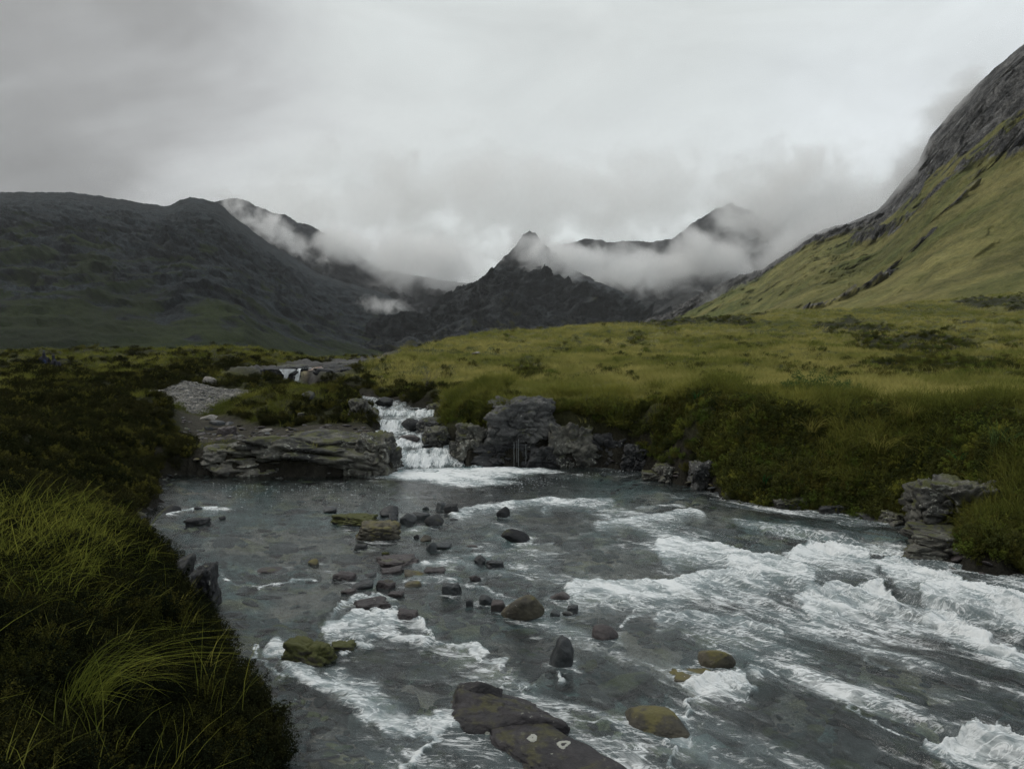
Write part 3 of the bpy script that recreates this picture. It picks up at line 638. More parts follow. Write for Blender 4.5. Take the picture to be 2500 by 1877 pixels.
def build_upper():
    ys = np.concatenate([np.linspace(14.15, 20.6, 230)[:-1], np.linspace(20.6, 37, 120)]); u = np.linspace(-1, 1, 110)
    cy_ = [14.1, 14.9, 15.6, 16.5, 18, 19.5, 21, 24.5, 28.5, 32.5, 34, 37]; cl = [-3.1, -3.0, -2.9, -2.95, -3.6, -4.1, -4.6, -5.6, -8.2, -10.9, -10.5, -10.7]; crr = [-.5, -.2, -.2, -1.3, -1.6, -1.7, -2.2, -3.6, -6.8, -9.6, -10.0, -9.9]
    Y, U = np.meshgrid(ys, u, indexing='ij'); l = np.interp(Y, cy_, cl); r = np.interp(Y, cy_, crr); X = l + (r - l) * (U * .5 + .5)
    wl = wlevel(X, Y); slope = np.gradient(wl, axis=0) / np.gradient(Y, axis=0)
    w = fbm(X * 4, Y * 1.6, 4, 101); w2 = fbm(X * 9, Y * 4, 3, 102)
    st = sst(.05, .35, slope)
    white = np.clip(st * .9 + .25 * sst(17.9, 18.3, Y) * sst(19, 18.7, Y) + sst(.9, .2, np.abs(Y - 17.9)) * .55 + sst(1.5, .3, np.abs(Y - 15.7)) * .25 + .2, 0, 1)
    white = np.clip(white * .60 + .5 * w + .3 * fbm(X * 7, Y * 1.1, 4, 103), 0, 1) * sst(33, 22, Y) + st * (Y > 33) + .1
    z = wl + .012 + .05 * w * sst(24, 20, Y) + .03 * w2 + .03 * st
    far = sst(14.15, 14.6, Y - .735 * 0)
    s = Y - (14.4 + .735 * (np.clip(X, -4, 0) + 2.3)); z = np.where(s < .05, z - .05 + sst(-.5, .05, s) * .03, z)
    fl = np.stack([X * 1.6, Y * .35, 0 * X], -1).reshape(-1, 3)
    o = mesh_np('upper_stream', np.stack([X, Y, z], -1).reshape(-1, 3), grid_faces(len(ys), len(u)), MW, True, {'foam': white.ravel(), 'rough': np.full(X.size, .7), 'depth': np.full(X.size, .3), 'diag': np.zeros(X.size), 'flow': fl, 'flowb': fl})
    tag(o, kind='structure')
build_upper()

# ------------------------------------------------------------------ rocks
_ICO = {}; ROCKS = []
def ico(n):
    if n not in _ICO:
        bm = bmesh.new(); bmesh.ops.create_icosphere(bm, subdivisions=n, radius=1)
        _ICO[n] = (np.array([v.co[:] for v in bm.verts]), np.array([[v.index for v in f.verts] for f in bm.faces])); bm.free()
    return _ICO[n]
def rock_shape(n, dims, seed, kind='round'):
    """unit directions pushed out to a cut block (angular) or a worn pebble (round)"""
    D, F = ico(n); rs = np.random.RandomState(seed)
    k = {'round': 9, 'angular': 14, 'slab': 16, 'craggy': 20}[kind]
    N = rs.randn(k, 3); N /= np.linalg.norm(N, axis=1)[:, None]; C = rs.uniform(.62, .95, k)
    if kind in ('slab', 'craggy'):
        a = np.array([(1, 0, .08), (-1, 0, .05), (0, 1, 0), (0, -1, .1), (.03, -.02, 1), (0, 0, -1)]); a = a + rs.randn(6, 3) * .07; a /= np.linalg.norm(a, axis=1)[:, None]
        N = np.vstack([N, a]); C = np.append(C * 1.25, np.full(6, .66) + rs.uniform(-.05, .05, 6))
    dot = D @ N.T; R = np.where(dot > .05, C[None] / np.maximum(dot, .05), 9.)
    if kind == 'round':
        r = -np.log(np.exp(-R * 5.).sum(1)) / 5. + .22
    else: r = -np.log(np.exp(-R * 26.).sum(1)) / 26.
    r = np.clip(r, .3, 1.5)
    P = D * r[:, None]
    a = {'round': .035, 'angular': .10, 'slab': .16, 'craggy': .24}[kind]
    dn = fbm3(P * 1.7, 4, seed % 50) * a
    if kind in ('slab', 'craggy'):
        lay = np.sin(P[:, 2] * 15 + fbm3(P * 1.5, 3, seed % 40) * 5 + P[:, 0] * 1.5); dn = dn + .007 * lay * (np.abs(D[:, 2]) < .8) + .075 * fbm3(P * np.array([1.8, 1.8, 2.6 if kind == 'slab' else 1.7]), 3, seed % 37)
        q = 1 - 2 * np.abs(pn3(P * 2.6, seed % 30)); dn = dn - .13 * sst(.70, .97, q) + .06 * fbm3(P * 6, 3, seed % 20)
    if n >= 5: dn = dn + .035 * fbm3(P * np.array([6., 6., 9.]), 4, seed % 23, .6) - .03 * sst(.80, .98, 1 - 2 * np.abs(pn3(P * 4.1, seed % 11)))
    P = P + D * dn[:, None]
    P /= np.abs(P).max(0)
    return P * np.array(dims), F
def rock(name, label, px, py, w, h, mat='wet', z=0., kind='round', deep=.8, yaw=None, seed=None, n=4, sink=.35, cat='rock', Y=None, group=None, tilt=0., taper=0.):
    """px,py: pixel of the middle of its foot; w,h: size seen in photo pixels"""
    seed = seed if seed is not None else int(px * 7 + py) % 9973
    X, Yy, Z = G(px, py, z) if Y is None else A(px, py, Y)
    dist = math.hypot(Yy, EYE - Z); ww = w / FPX * Yy
    down = (EYE - Z) / dist                         # a foreshortened top adds to the seen height
    hh = max(h / FPX * dist - ww * deep * down * .40, h / FPX * dist * .35)
    hh = min(hh, .72 * ww) if 'pyramid' not in label else hh
    H = hh / (1 - sink)
    ROCKS.append((X, Yy + ww * deep * .35, ww * .5, z))
    P, F = rock_shape(n, (ww / 2, ww * deep / 2, H / 2), seed, kind)
    rs = random.Random(seed)
    if taper:
        q_ = 1 - taper * (P[:, 2] / H + .5); P = P * np.stack([q_ * 1.35, q_ * 1.35, 1 + 0 * q_], 1)
    ya = yaw if yaw is not None else rs.uniform(-.35, .35)
    c, s = math.cos(ya), math.sin(ya); ct, st = math.cos(tilt), math.sin(tilt)
    x1 = P[:, 0] * ct - P[:, 2] * st; z1 = P[:, 0] * st + P[:, 2] * ct
    P = np.stack([x1 * c - P[:, 1] * s, x1 * s + P[:, 1] * c, z1], 1)
    o = mesh_np(name, P, F, MR[mat], True); o.location = (X, Yy + ww * deep * .35, Z + H / 2 - sink * H)
    tag(o, label, cat, group); return o
R_ = rock
GR = 'stones standing in the river'
R_('river_stone', 'dark oblong stone lying alone left of the mossy ledge in the pool', 802, 1252, 40, 17, 'wet', seed=3, group=GR)
R_('river_stone', 'low broken mossy ledge barely above water, behind the tan-topped mossy block', 862, 1280, 118, 26, 'mossy', kind='craggy', deep=.7, n=5, group=GR)
R_('river_stone', 'upright moss-covered stub at the right end of the low mossy ledge', 905, 1276, 24, 28, 'mossy', kind='angular', group=GR)
R_('river_stone', 'flat tan-topped block with dark mossy sides in mid river', 917, 1318, 118, 46, 'tan', kind='slab', deep=.6, n=5, yaw=.1, group=GR)
R_('river_stone', 'small brown stone at the front right corner of the tan-topped mossy block', 953, 1318, 30, 15, 'tan', group=GR)
R_('river_stone', 'broad grey dome, leftmost of the cluster of rounded stones', 953, 1262, 58, 28, 'wet', group=GR)
R_('river_stone', 'small dark pebble-shaped stone in front of the leftmost grey dome', 960, 1270, 26, 18, 'wet', group=GR)
R_('river_stone', 'dark faceted stone in the middle of the rounded stone cluster', 994, 1280, 46, 28, 'wet', kind='angular', group=GR)
R_('river_stone', 'grey hump behind the glossy dark oval in the stone cluster', 1026, 1270, 50, 30, 'wet', group=GR)
R_('river_stone', 'glossy dark oval, nearest and rightmost of the rounded stone cluster', 1056, 1284, 52, 29, 'dark', seed=41, group=GR)
R_('river_stone', 'small wet stone behind the cluster, left of the angular pair', 1040, 1244, 20, 10, 'wet', group=GR)
R_('river_stone', 'grey wedge, left one of the angular pair at the upstream end', 1077, 1246, 30, 24, 'wet', kind='angular', group=GR)
R_('river_stone', 'dark square block, right one of the angular pair at the upstream end', 1100, 1254, 40, 24, 'dark', kind='slab', group=GR)
R_('river_stone', 'tiny dark stone downstream of the dark square block', 1110, 1272, 24, 9, 'wet', group=GR)
R_('river_stone', 'lone dark ball-shaped stone amid foam right of the cluster', 1227, 1264, 38, 27, 'dark', kind='round', seed=77, group=GR)
R_('river_stone', 'large smooth black boulder like a seal back in mid river', 1265, 1322, 84, 33, 'dark', kind='round', seed=12, deep=.6, yaw=-.1, n=5, group=GR)
R_('river_stone', 'little black stone touching the small tan stone in mid river', 1017, 1315, 18, 13, 'dark', kind='angular', group=GR)
R_('river_stone', 'small speckled tan stone below the rounded stone cluster', 1036, 1322, 34, 16, 'tan', group=GR)
R_('river_stone', 'dark round stone left of the flat greenish one below the cluster', 1054, 1343, 28, 20, 'wet', group=GR)
R_('river_stone', 'flat greenish grey stone right of the dark round one below the cluster', 1082, 1340, 44, 17, 'wet', group=GR)
R_('river_stone', 'dark bar-shaped stone just below the tan-topped mossy block', 879, 1340, 34, 12, 'dark', kind='slab', group=GR)
R_('river_stone', 'tiny mossy stone above the drowned pinkish slab', 940, 1357, 22, 13, 'mossy', group=GR)
R_('river_stone', 'pale flat stone skimmed by foam right of the greenish stone', 1155, 1337, 36, 9, 'mauve', group=GR)
R_('river_stone', 'dark split stone, left one of the ragged dark row below the black boulder', 1172, 1378, 32, 24, 'wet', kind='angular', group=GR)
R_('river_stone', 'long low dark stone, right one of the ragged dark row below the black boulder', 1208, 1384, 48, 16, 'wet', kind='craggy', group=GR)
R_('river_stone', 'drowned pinkish slab breaking the surface upstream of the shattered plates', 968, 1382, 120, 22, 'mauve', kind='slab', sink=.6, n=5, group=GR)
R_('river_stone', 'wedge-shaped grey stone with a foam trail right of the shattered plates', 1160, 1420, 34, 18, 'mauve', kind='angular', group=GR)
R_('river_stone', 'dark hollow-sided stone upstream left of the big tan boulder', 1102, 1452, 52, 30, 'wet', kind='craggy', group=GR)
R_('river_stone', 'narrow upright dark plate between the hollow-sided stone and tan boulder', 1146, 1478, 22, 28, 'wet', kind='slab', group=GR)
R_('river_stone', 'low dark stone in the row left of the big tan boulder', 1181, 1476, 42, 24, 'wet', group=GR)
R_('river_stone', 'brownish lump leaning against the left side of the big tan boulder', 1217, 1492, 42, 34, 'mauve', kind='angular', group=GR)
R_('river_stone', 'big tan boulder with yellow-green algae in the middle of the river', 1284, 1514, 116, 66, 'tan', kind='round', seed=23, deep=.75, n=5, group=GR)
R_('river_stone', 'drowned grey dome just behind the right side of the big tan boulder', 1368, 1466, 70, 22, 'mauve', sink=.55, group=GR)
R_('river_stone', 'small dark cube-like stone right of the big tan boulder', 1398, 1498, 28, 22, 'wet', kind='slab', group=GR)
R_('river_stone', 'small pale oval stone right of the big tan boulder', 1386, 1504, 30, 14, 'grey', group=GR)
R_('river_stone', 'jagged dark stone touching the right foot of the big tan boulder', 1352, 1506, 34, 18, 'wet', kind='angular', group=GR)
R_('river_stone', 'pointed dark pyramid-shaped stone standing in clear water', 1376, 1632, 66, 78, 'wet', kind='angular', seed=8, deep=1.0, sink=.25, taper=.62, group=GR)
R_('river_stone', 'reddish speckled dome with a dark rim right of the pyramid-shaped stone', 1480, 1560, 68, 38, 'mauve', sink=.45, group=GR)
R_('river_stone', 'curved ochre and black boulder with water sliding over its back', 1758, 1632, 96, 50, 'tan', seed=55, deep=.8, n=5, group=GR)
R_('river_stone', 'drowned ochre sill below the curved ochre and black boulder', 1700, 1662, 120, 14, 'tan', kind='craggy', sink=.7, group=GR)
R_('river_stone', 'wide drowned smooth tan boulder near the bottom of the river view', 1620, 1800, 190, 60, 'tan', sink=.62, deep=.9, n=5, group=GR)
R_('river_stone', 'moss-draped dark rock near the left bank with small falls beside it', 742, 1622, 150, 60, 'mossy', kind='craggy', deep=.6, n=5, yaw=-.35, group=GR)
R_('river_stone', 'dark plate just right of the moss-draped rock', 835, 1590, 66, 22, 'mossy', kind='slab', group=GR)
R_('river_stone', 'dark rounded stone in the quiet water by the left bank tip', 412, 1252, 50, 20, 'dark', group=GR)
R_('river_stone', 'low black stone with weed in the quiet left water', 475, 1283, 64, 20, 'dark', kind='craggy', group=GR)
R_('river_stone', 'tiny dark stone right of the weedy black one in quiet water', 540, 1268, 18, 9, 'dark', group=GR)
R_('river_stone', 'small black stone close under the left bank upstream', 482, 1244, 22, 8, 'dark', group=GR)
R_('river_stone', 'brown plate at the head of the white riffle left of centre', 905, 1490, 90, 26, 'mauve', kind='slab', sink=.5, group=GR)
R_('river_stone', 'squarish brown slab at the right side of the white riffle', 995, 1515, 60, 26, 'mauve', kind='slab', group=GR)
R_('river_stone', 'ochre round stone under the quiet water left of centre', 762, 1380, 30, 16, 'tan', sink=.5, group=GR)
R_('river_stone', 'drowned pink hump with a foam edge in the quiet left water', 660, 1398, 80, 14, 'mauve', sink=.6, group=GR)
pl = [(840, 1415, 60, 18), (905, 1408, 44, 14), (955, 1400, 60, 14), (1010, 1408, 70, 18), (1060, 1400, 60, 14), (880, 1436, 70, 20), (940, 1436, 46, 20), (1000, 1432, 56, 16), (850, 1450, 40, 12), (905, 1458, 60, 16), (965, 1456, 40, 12)]
PLL = ['leftmost plate of the upper row of shattered plates', 'narrow dark plate, second in the upper row of shattered plates', 'brown plate in the middle of the upper row of shattered plates',
       'long ochre plate, fourth in the upper row of shattered plates', 'rightmost plate of the upper row of shattered plates', 'broad dark plate, left one of the middle row of shattered plates',
       'brown plate in the middle of the middle row of shattered plates', 'ochre plate, right one of the middle row of shattered plates', 'small plate, leftmost of the front row of shattered plates nearest the riffle',
       'dark plate in the middle of the front row of shattered plates', 'brown plate, rightmost of the front row of shattered plates']
for i, (a, b, w, h) in enumerate(pl):
    R_('slate_plate', PLL[i], a, b, w, h, ['mauve', 'wet', 'mauve', 'tan'][i % 4], kind=['slab', 'angular'][i % 2], sink=.5, seed=200 + i, tilt=.12 * ((i % 3) - 1), group='shattered rock plates in the shallows')
# the big dark rock in the foreground
def big_rock():
    o = R_('foreground_rock', 'huge dark ridged rock in the near river with a white lichen ring', 1225, 1800, 400, 118, 'bed', kind='angular', seed=315, deep=.75, n=6, yaw=-.32, sink=.7)
    a = R_('foreground_rock', 'dark mossy shelf at the bottom edge in front of the ridged rock', 1335, 1905, 640, 120, 'bed', kind='angular', seed=97, deep=.65, n=6, yaw=-.4, sink=.66)
    b = R_('foreground_rock', 'dark knob at the upper left corner of the ridged foreground rock', 1165, 1730, 130, 64, 'bed', kind='angular', seed=17, n=5, sink=.45)
    return [o, a, b]
BIGS = big_rock()

# bank, ledge and cliff rocks
def crag(name, label, px, py, Y, w, h, depth, mat, seed, yaw=0., kind='craggy', n=6, sink=.15, cat='rock', drop=0.):
    X, Yy, Z = A(px, py, Y); ww = w / FPX * Y; hh = h / FPX * Y; H = hh / (1 - sink)
    P, F = rock_shape(n, (ww / 2, depth / 2, H / 2), seed, kind)
    c, s = math.cos(yaw), math.sin(yaw); P = np.stack([P[:, 0] * c - P[:, 1] * s, P[:, 0] * s + P[:, 1] * c, P[:, 2]], 1)
    o = mesh_np(name, P, F, MR[mat], True); o.location = (X, Yy + depth / 2, Z + H / 2 - sink * H - drop)
    return tag(o, label, cat)
crag('rock_ledge', 'long flat-topped ledge of lichened rock along the far left of the pool', 715, 1172, 13.75, 510, 106, 2.0, 'lichen', 5, .02, 'craggy', 6)
crag('rock_ledge', 'thick blunt end of the long ledge beside the cascade', 905, 1170, 13.9, 130, 108, 1.3, 'lichen', 21, -.15, 'craggy', 6)
crag('rock_ledge', 'low left root of the long ledge running under the dark bank', 520, 1160, 14.0, 150, 70, 1.4, 'lichen', 77, .2, 'slab', 5)
crag('rock_outcrop', 'tall grey overhanging outcrop in the middle of the right cliff', 1275, 1085, 15.2, 230, 118, 1.1, 'grey', 31, .1, 'craggy', 6)
crag('rock_outcrop', 'mottled lichened outcrop at the cascade end of the right cliff', 1165, 1125, 15.4, 130, 95, 1.1, 'lichen', 32, .2)
crag('rock_outcrop', 'dark undercut rock base below the grey overhanging outcrop', 1240, 1146, 15.25, 210, 70, .9, 'dark', 33, .05)
crag('rock_outcrop', 'dark layered rock with pale streaks right of the grey outcrop', 1395, 1146, 15.05, 150, 120, .9, 'lichen', 34, -.05)
crag('rock_outcrop', 'low dark rock foot between the grey outcrop and the layered rock', 1325, 1148, 15.0, 90, 60, .8, 'dark', 134, .1)
crag('rock_outcrop', 'shadowed rock wall under the heather at the back of the pool', 1490, 1150, 14.9, 130, 96, .9, 'dark', 35, -.1)
crag('rock_outcrop', 'darkest corner of the pool wall just left of the low pale rock point', 1565, 1156, 14.5, 90, 70, .8, 'dark', 135, -.3)
crag('rock_outcrop', 'lichened rock on the right of the cascade, nearest the white water', 1060, 1108, 15.9, 80, 66, .8, 'lichen', 36)
crag('rock_outcrop', 'pale leaning slab on the right edge of the upper cascade', 1050, 1078, 17.3, 74, 60, .9, 'grey', 37, -.3, 'slab')
crag('rock_outcrop', 'yellowish rock at the foot of the right cascade side', 1120, 1118, 15.5, 60, 40, .6, 'lichen', 38)
crag('rock_outcrop', 'small square rock above the right edge of the upper cascade', 1062, 1018, 20.2, 58, 34, .8, 'lichen', 39)
crag('rock_outcrop', 'craggy rock head on the left of the upper cascade', 868, 1035, 18.0, 60, 62, .9, 'lichen', 40)
crag('rock_outcrop', 'rounded rock at the waterline left of the upper cascade', 912, 1030, 18.6, 32, 34, .6, 'lichen', 42, kind='angular', n=5)
crag('rock_outcrop', 'grey rock set in the left mound below the moss', 800, 1040, 18.4, 66, 42, .7, 'lichen', 43, kind='angular', n=5)
crag('rock_outcrop', 'pale rock nub on top of the left mound', 752, 982, 19.4, 40, 28, .6, 'grey', 44, kind='angular', n=5)
crag('rock_outcrop', 'lichened rock face under the left mound right of centre', 840, 1060, 17.8, 70, 30, .6, 'grey', 45)
crag('rock_outcrop', 'dark boulder face on the left mound between moss and ledge', 745, 1045, 18.3, 60, 40, .6, 'lichen', 46)
crag('rock_slab', 'broad dark dome-shaped slab right of the small waterfall', 835, 958, 33, 170, 72, 4.0, 'dark', 50, .1, 'craggy', 6)
crag('rock_slab', 'pale sloping sheet of rock upstream beyond the small waterfall', 850, 905, 44, 150, 22, 9.0, 'grey', 51, .3, 'slab', 5)
crag('rock_slab', 'dark rock wall left of the small waterfall', 660, 945, 33.4, 130, 50, 3.0, 'dark', 52, .0, 'craggy', 6)
crag('rock_slab', 'grey rock at the lip left of the small waterfall', 700, 912, 36, 70, 22, 2.0, 'grey', 53, .0, 'slab', 5)
crag('rock_slab', 'shadowed earth and rock bluff behind the gravel path', 575, 940, 33, 130, 40, 2.5, 'dark', 54, .0, 'craggy', 6)
crag('rock_outcrop', 'rough grey and yellow rock standing at the right bank tip', 1722, 1200, 12.5, 64, 76, .6, 'grey', 60, .1)
crag('rock_outcrop', 'lichened rock spur left of the rough grey and yellow rock', 1645, 1185, 13.2, 80, 50, .7, 'lichen', 61, .2)
crag('rock_outcrop', 'low pale rock point jutting into the pool from the right', 1595, 1182, 13.4, 50, 28, .5, 'lichen', 62)
crag('rock_outcrop', 'pale stone exposed high in the heather of the right bank', 1780, 1050, 13.6, 44, 52, .4, 'pale', 63, .3, 'angular', 5)
crag('rock_outcrop', 'pale flat stone lying in the grass above the grey outcrop', 1292, 955, 19, 66, 16, .6, 'pale', 64, 0, 'slab', 4)
crag('ledge_rock', 'flat-topped dark crag with white lichen at the right edge', 2410, 1345, 8.65, 250, 165, 1.5, 'lichen', 70, -.25, 'craggy', 6)
crag('ledge_rock', 'mottled stepped rock foot below the dark right crag', 2415, 1398, 8.1, 310, 84, .9, 'lichen', 71, -.45, 'craggy', 6)
crag('ledge_rock', 'dark rock shoulder above the flat-topped right crag', 2340, 1230, 9.6, 110, 46, .9, 'lichen', 72, -.1, 'craggy', 5)
crag('bank_stone', 'dark wet rock third along the right waterline, under overhanging heather', 1935, 1250, 10.9, 90, 34, .5, 'lichen', 180, .1, 'craggy', 5)
crag('bank_stone', 'low dark rock fourth along the right waterline, under overhanging heather', 2045, 1262, 10.6, 80, 26, .5, 'dark', 181, -.1, 'craggy', 5)
crag('bank_stone', 'rough dark rock midway between the grey half-drowned stone and the right crag', 2215, 1292, 9.7, 80, 36, .5, 'lichen', 182, .1, 'craggy', 5)
crag('bank_stone', 'pale angular stone at the waterline right of the bank tip', 1800, 1226, 11.6, 64, 22, .4, 'grey', 80, 0, 'angular', 4)
crag('bank_stone', 'pale yellow-edged stone second along the right waterline', 1874, 1236, 11.3, 34, 26, .3, 'pale', 81, 0, 'angular', 4)
crag('bank_stone', 'grey half-drowned stone under the dark heather of the right bank', 2135, 1276, 10.2, 60, 20, .4, 'grey', 82, 0, 'angular', 4)
crag('bank_stone', 'pale stone at the waterline just left of the dark right crag', 2280, 1302, 9.4, 48, 26, .35, 'pale', 83, 0, 'angular', 4)
crag('bank_stone', 'dark mottled rock in the left bank beside the nearer water', 470, 1500, 6.4, 80, 110, .5, 'dark', 84, .3, 'craggy', 5)
crag('bank_stone', 'grey angular rock under the heather at the left water edge', 425, 1425, 7.2, 60, 60, .45, 'dark', 85, .2, 'angular', 5)
build_river()
# loose stones
crag('boulder', 'rounded pale boulder beside the gravel path', 508, 944, 28.5, 38, 27, .55, 'pale', 90, 0, 'round', 4, cat='boulder')
crag('boulder', 'dark flat-topped boulder at the head of the cascade', 936, 997, 21.8, 56, 30, .7, 'dark', 91, 0, 'angular', 4, cat='boulder')
crag('boulder', 'dark humped boulder splitting the upper cascade', 997, 1050, 17.7, 62, 30, .6, 'dark', 92, 0, 'round', 4, cat='boulder')
crag('boulder', 'mauve slab washed over in the middle of the cascade', 1003, 1092, 16.2, 70, 30, .6, 'mauve', 93, 0, 'angular', 4, cat='boulder')
crag('boulder', 'broad pale stone, topmost of the pile below the path', 492, 1040, 19.2, 58, 26, .6, 'pale', 94, 0, 'angular', 4, cat='boulder')
crag('boulder', 'small dull stone right of the topmost pale stone of the pile', 534, 1030, 19.6, 32, 14, .35, 'grey', 95, 0, 'round', 4, cat='boulder')
crag('boulder', 'blue-grey stone in the middle of the pile below the path', 522, 1050, 18.6, 44, 24, .45, 'wet', 96, 0, 'round', 4, cat='boulder')
crag('boulder', 'bluish stone at the right of the pile below the path', 552, 1050, 18.7, 34, 20, .4, 'wet', 97, 0, 'round', 4, cat='boulder')
crag('boulder', 'dark round stone at the left of the pile below the path', 500, 1062, 18.0, 30, 24, .35, 'dark', 98, 0, 'round', 4, cat='boulder')
crag('boulder', 'square dark brown stone, nearest of the pile below the path', 544, 1072, 17.4, 46, 30, .4, 'mauve', 99, 0, 'slab', 4, cat='boulder')
crag('boulder', 'pale loaf-shaped stone lying behind the long ledge', 642, 1062, 17.4, 34, 18, .35, 'pale', 100, 0, 'round', 4, cat='boulder')
crag('boulder', 'small grey stone between the pile and the loaf-shaped stone', 585, 1074, 17.0, 26, 12, .3, 'grey', 101, 0, 'round', 4, cat='boulder')
crag('boulder', 'pale wedge stone at the waterline below the left end of the ledge', 508, 1142, 14.2, 30, 24, .3, 'tan', 102, 0, 'angular', 4, cat='boulder')
for i, (x, y, Y, w, h, l) in enumerate([(1160, 868, 40, 22, 10, 'white stone on the crest of the grassy rise right of the upstream slabs'), (1410, 833, 58, 16, 6, 'small white stone on the meadow below the central mountain'), (1885, 1012, 13.8, 22, 14, 'white stone half buried in heather left of the green shrub'),
                                        (52, 866, 62, 12, 7, 'pale stone on the skyline of the left moor'), (120, 968, 20.3, 60, 10, 'flat pale rock along the path at the far left'), (370, 962, 21.5, 58, 10, 'flat pale rock where the path widens'), (1330, 1010, 16.3, 24, 10, 'small pale stone at the grass edge above the cliff'),
                                        (1930, 905, 24, 20, 8, 'grey stone in the meadow right of centre'), (2150, 780, 95, 14, 6, 'pale stone far up the right meadow'), (590, 868, 55, 24, 8, 'grey stone on the hump of the left moor')]):
    crag('moor_stone', l, x, y, Y, w, h, .02 * Y, 'pale', 120 + i, 0, 'angular', 3, cat='stone')

# lichen ring + patches on the foreground rock
BVH = None
def ring_on_rock():
    from mathutils.bvhtree import BVHTree
    trees = []
    for bo in BIGS:
        bm = bmesh.new(); bm.from_mesh(bo.data); bm.transform(Matrix.Translation(bo.location)); trees.append((BVHTree.FromBMesh(bm), bo)); bm.free()
    m = M('white_lichen'); lm = m.fin(m.bsdf(m.mix(m.noise(90, 4), (.26, .27, .24), (.42, .43, .39)), .95, m.bump(m.noise(200, 3), .5, .01)))
    rs = np.random.RandomState(4)
    def proj(px, py):
        d = Vector(ray(px, py)).normalized(); best = None
        for t, bo in trees:
            h = t.ray_cast(Vector((0, 0, EYE)), d)
            if h[0] is not None and (best is None or h[3] < best[0][3]): best = (h, t, bo)
        return best
    def patch(px, py, r0, r1, nm, lab):
        hit = proj(px, py)
        if hit is None: return
        hit, t, bo = hit
        c, nrm = hit[0], hit[1]; rot = nrm.to_track_quat('Z', 'Y').to_matrix(); V = []; F = []
        n = 28
        for j, rr in enumerate((r0, r0 * .6 + r1 * .4, r0 * .25 + r1 * .75, r1)):
            for k in range(n):
                a = k / n * 2 * math.pi; q = rr * (1 + .14 * math.sin(3 * a + 1) + .08 * rs.randn()); p = c + rot @ Vector((math.cos(a) * q, math.sin(a) * q, 0))
                nn = t.find_nearest(p); lift = .004 if 0 < j < 3 else -.001
                V.append((nn[0] + nn[1] * lift)[:])
        for j in range(3):
            for k in range(n): F.append((j * n + k, j * n + (k + 1) % n, (j + 1) * n + (k + 1) % n, (j + 1) * n + k))
        o = mesh_np(nm, np.array(V) - np.array(bo.location), F, lm, True, parent=bo); o['label'] = lab
    patch(1376, 1816, .014, .040, 'lichen_ring', 'white ring-shaped lichen')
    patch(1300, 1800, .0, .032, 'lichen_patch', 'white crusty lichen patch'); patch(1190, 1790, .0, .016, 'lichen_patch', 'small white lichen spot')
ring_on_rock()

# ------------------------------------------------------------------ plants (prototypes live in an unlinked collection)
def proto_coll(name, meshes):
    c = bpy.data.collections.new(name)
    for i, me in enumerate(meshes):
        o = bpy.data.objects.new('%s_%s' % (name, chr(97 + i) * 3), me); c.objects.link(o)
    return c
def mesh_from(name, V, F, mat, bl=None, smooth=False):
    me = bpy.data.meshes.new(name); me.from_pydata([tuple(v) for v in V], [], [tuple(f) for f in F]); me.update()
    if bl is not None:
        at = me.attributes.new('bl', 'FLOAT', 'POINT'); at.data.foreach_set('value', np.asarray(bl, np.float32))
    me.materials.append(mat); return me
def tuft(mat, nb, H, spread, lean, width, seed, bend=(0, 0), seg=3, droop=.5):
    rs = np.random.RandomState(seed); V = []; F = []; bl = []
    for _ in range(nb):
        a = rs.uniform(0, 2 * np.pi); rr = spread * math.sqrt(rs.rand()); bx, by = rr * math.cos(a), rr * math.sin(a)
        h = H * rs.uniform(.45, 1.1); la = a + rs.uniform(-.9, .9); L = lean * rs.uniform(.3, 1.2)
        wa = rs.uniform(0, np.pi); w = width * rs.uniform(.6, 1.3); wx, wy = math.cos(wa) * w, math.sin(wa) * w; b0 = len(V); tone = rs.rand() ** 2
        for k in range(seg + 1):
            t = k / seg; off = L * h * t * t
            x = bx + math.cos(la) * off + bend[0] * h * t * t; y = by + math.sin(la) * off + bend[1] * h * t * t
            z = h * (t - droop * t * t * t * (abs(L) + math.hypot(*bend)) * .45)
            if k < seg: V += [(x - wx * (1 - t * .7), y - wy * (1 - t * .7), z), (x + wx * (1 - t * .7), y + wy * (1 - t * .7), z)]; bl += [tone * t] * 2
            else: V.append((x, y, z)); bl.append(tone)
        for k in range(seg - 1): F.append((b0 + 2 * k, b0 + 2 * k + 1, b0 + 2 * k + 3, b0 + 2 * k + 2))
        F.append((b0 + 2 * seg - 2, b0 + 2 * seg - 1, b0 + 2 * seg))
    return mesh_from('tuft', V, F, mat, bl)
def bushlet(mat, n, R, H, leaf, seed, stems=10):
    """heather: many tiny leaves clustered along upright twigs"""
    rs = np.random.RandomState(seed); V = []; F = []; bl = []
    tips = []
    for s in range(stems):
        a = rs.uniform(0, 2 * np.pi); rr = R * math.sqrt(rs.rand()); hh = H * (1 - .45 * (rr / R) ** 2) * rs.uniform(.7, 1.15)
        tips.append((rr * math.cos(a), rr * math.sin(a), hh, rs.rand()))
    for i in range(n):
        x, y, h, tone = tips[rs.randint(stems)]; t = rs.rand() ** .6; sp_ = R * .16 * (1.25 - t)
        c = np.array([x * (.35 + .65 * t), y * (.35 + .65 * t), h * t]) + rs.randn(3) * [sp_, sp_, sp_ * .6]
        d1 = rs.randn(3); d1 /= np.linalg.norm(d1); d2 = np.cross(d1, rs.randn(3)); d2 /= np.linalg.norm(d2) + 1e-9; l = leaf * rs.uniform(.6, 1.4)
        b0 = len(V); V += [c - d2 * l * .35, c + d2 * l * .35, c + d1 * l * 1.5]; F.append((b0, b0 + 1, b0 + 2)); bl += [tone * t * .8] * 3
    return mesh_from('bush', V, F, mat, bl)
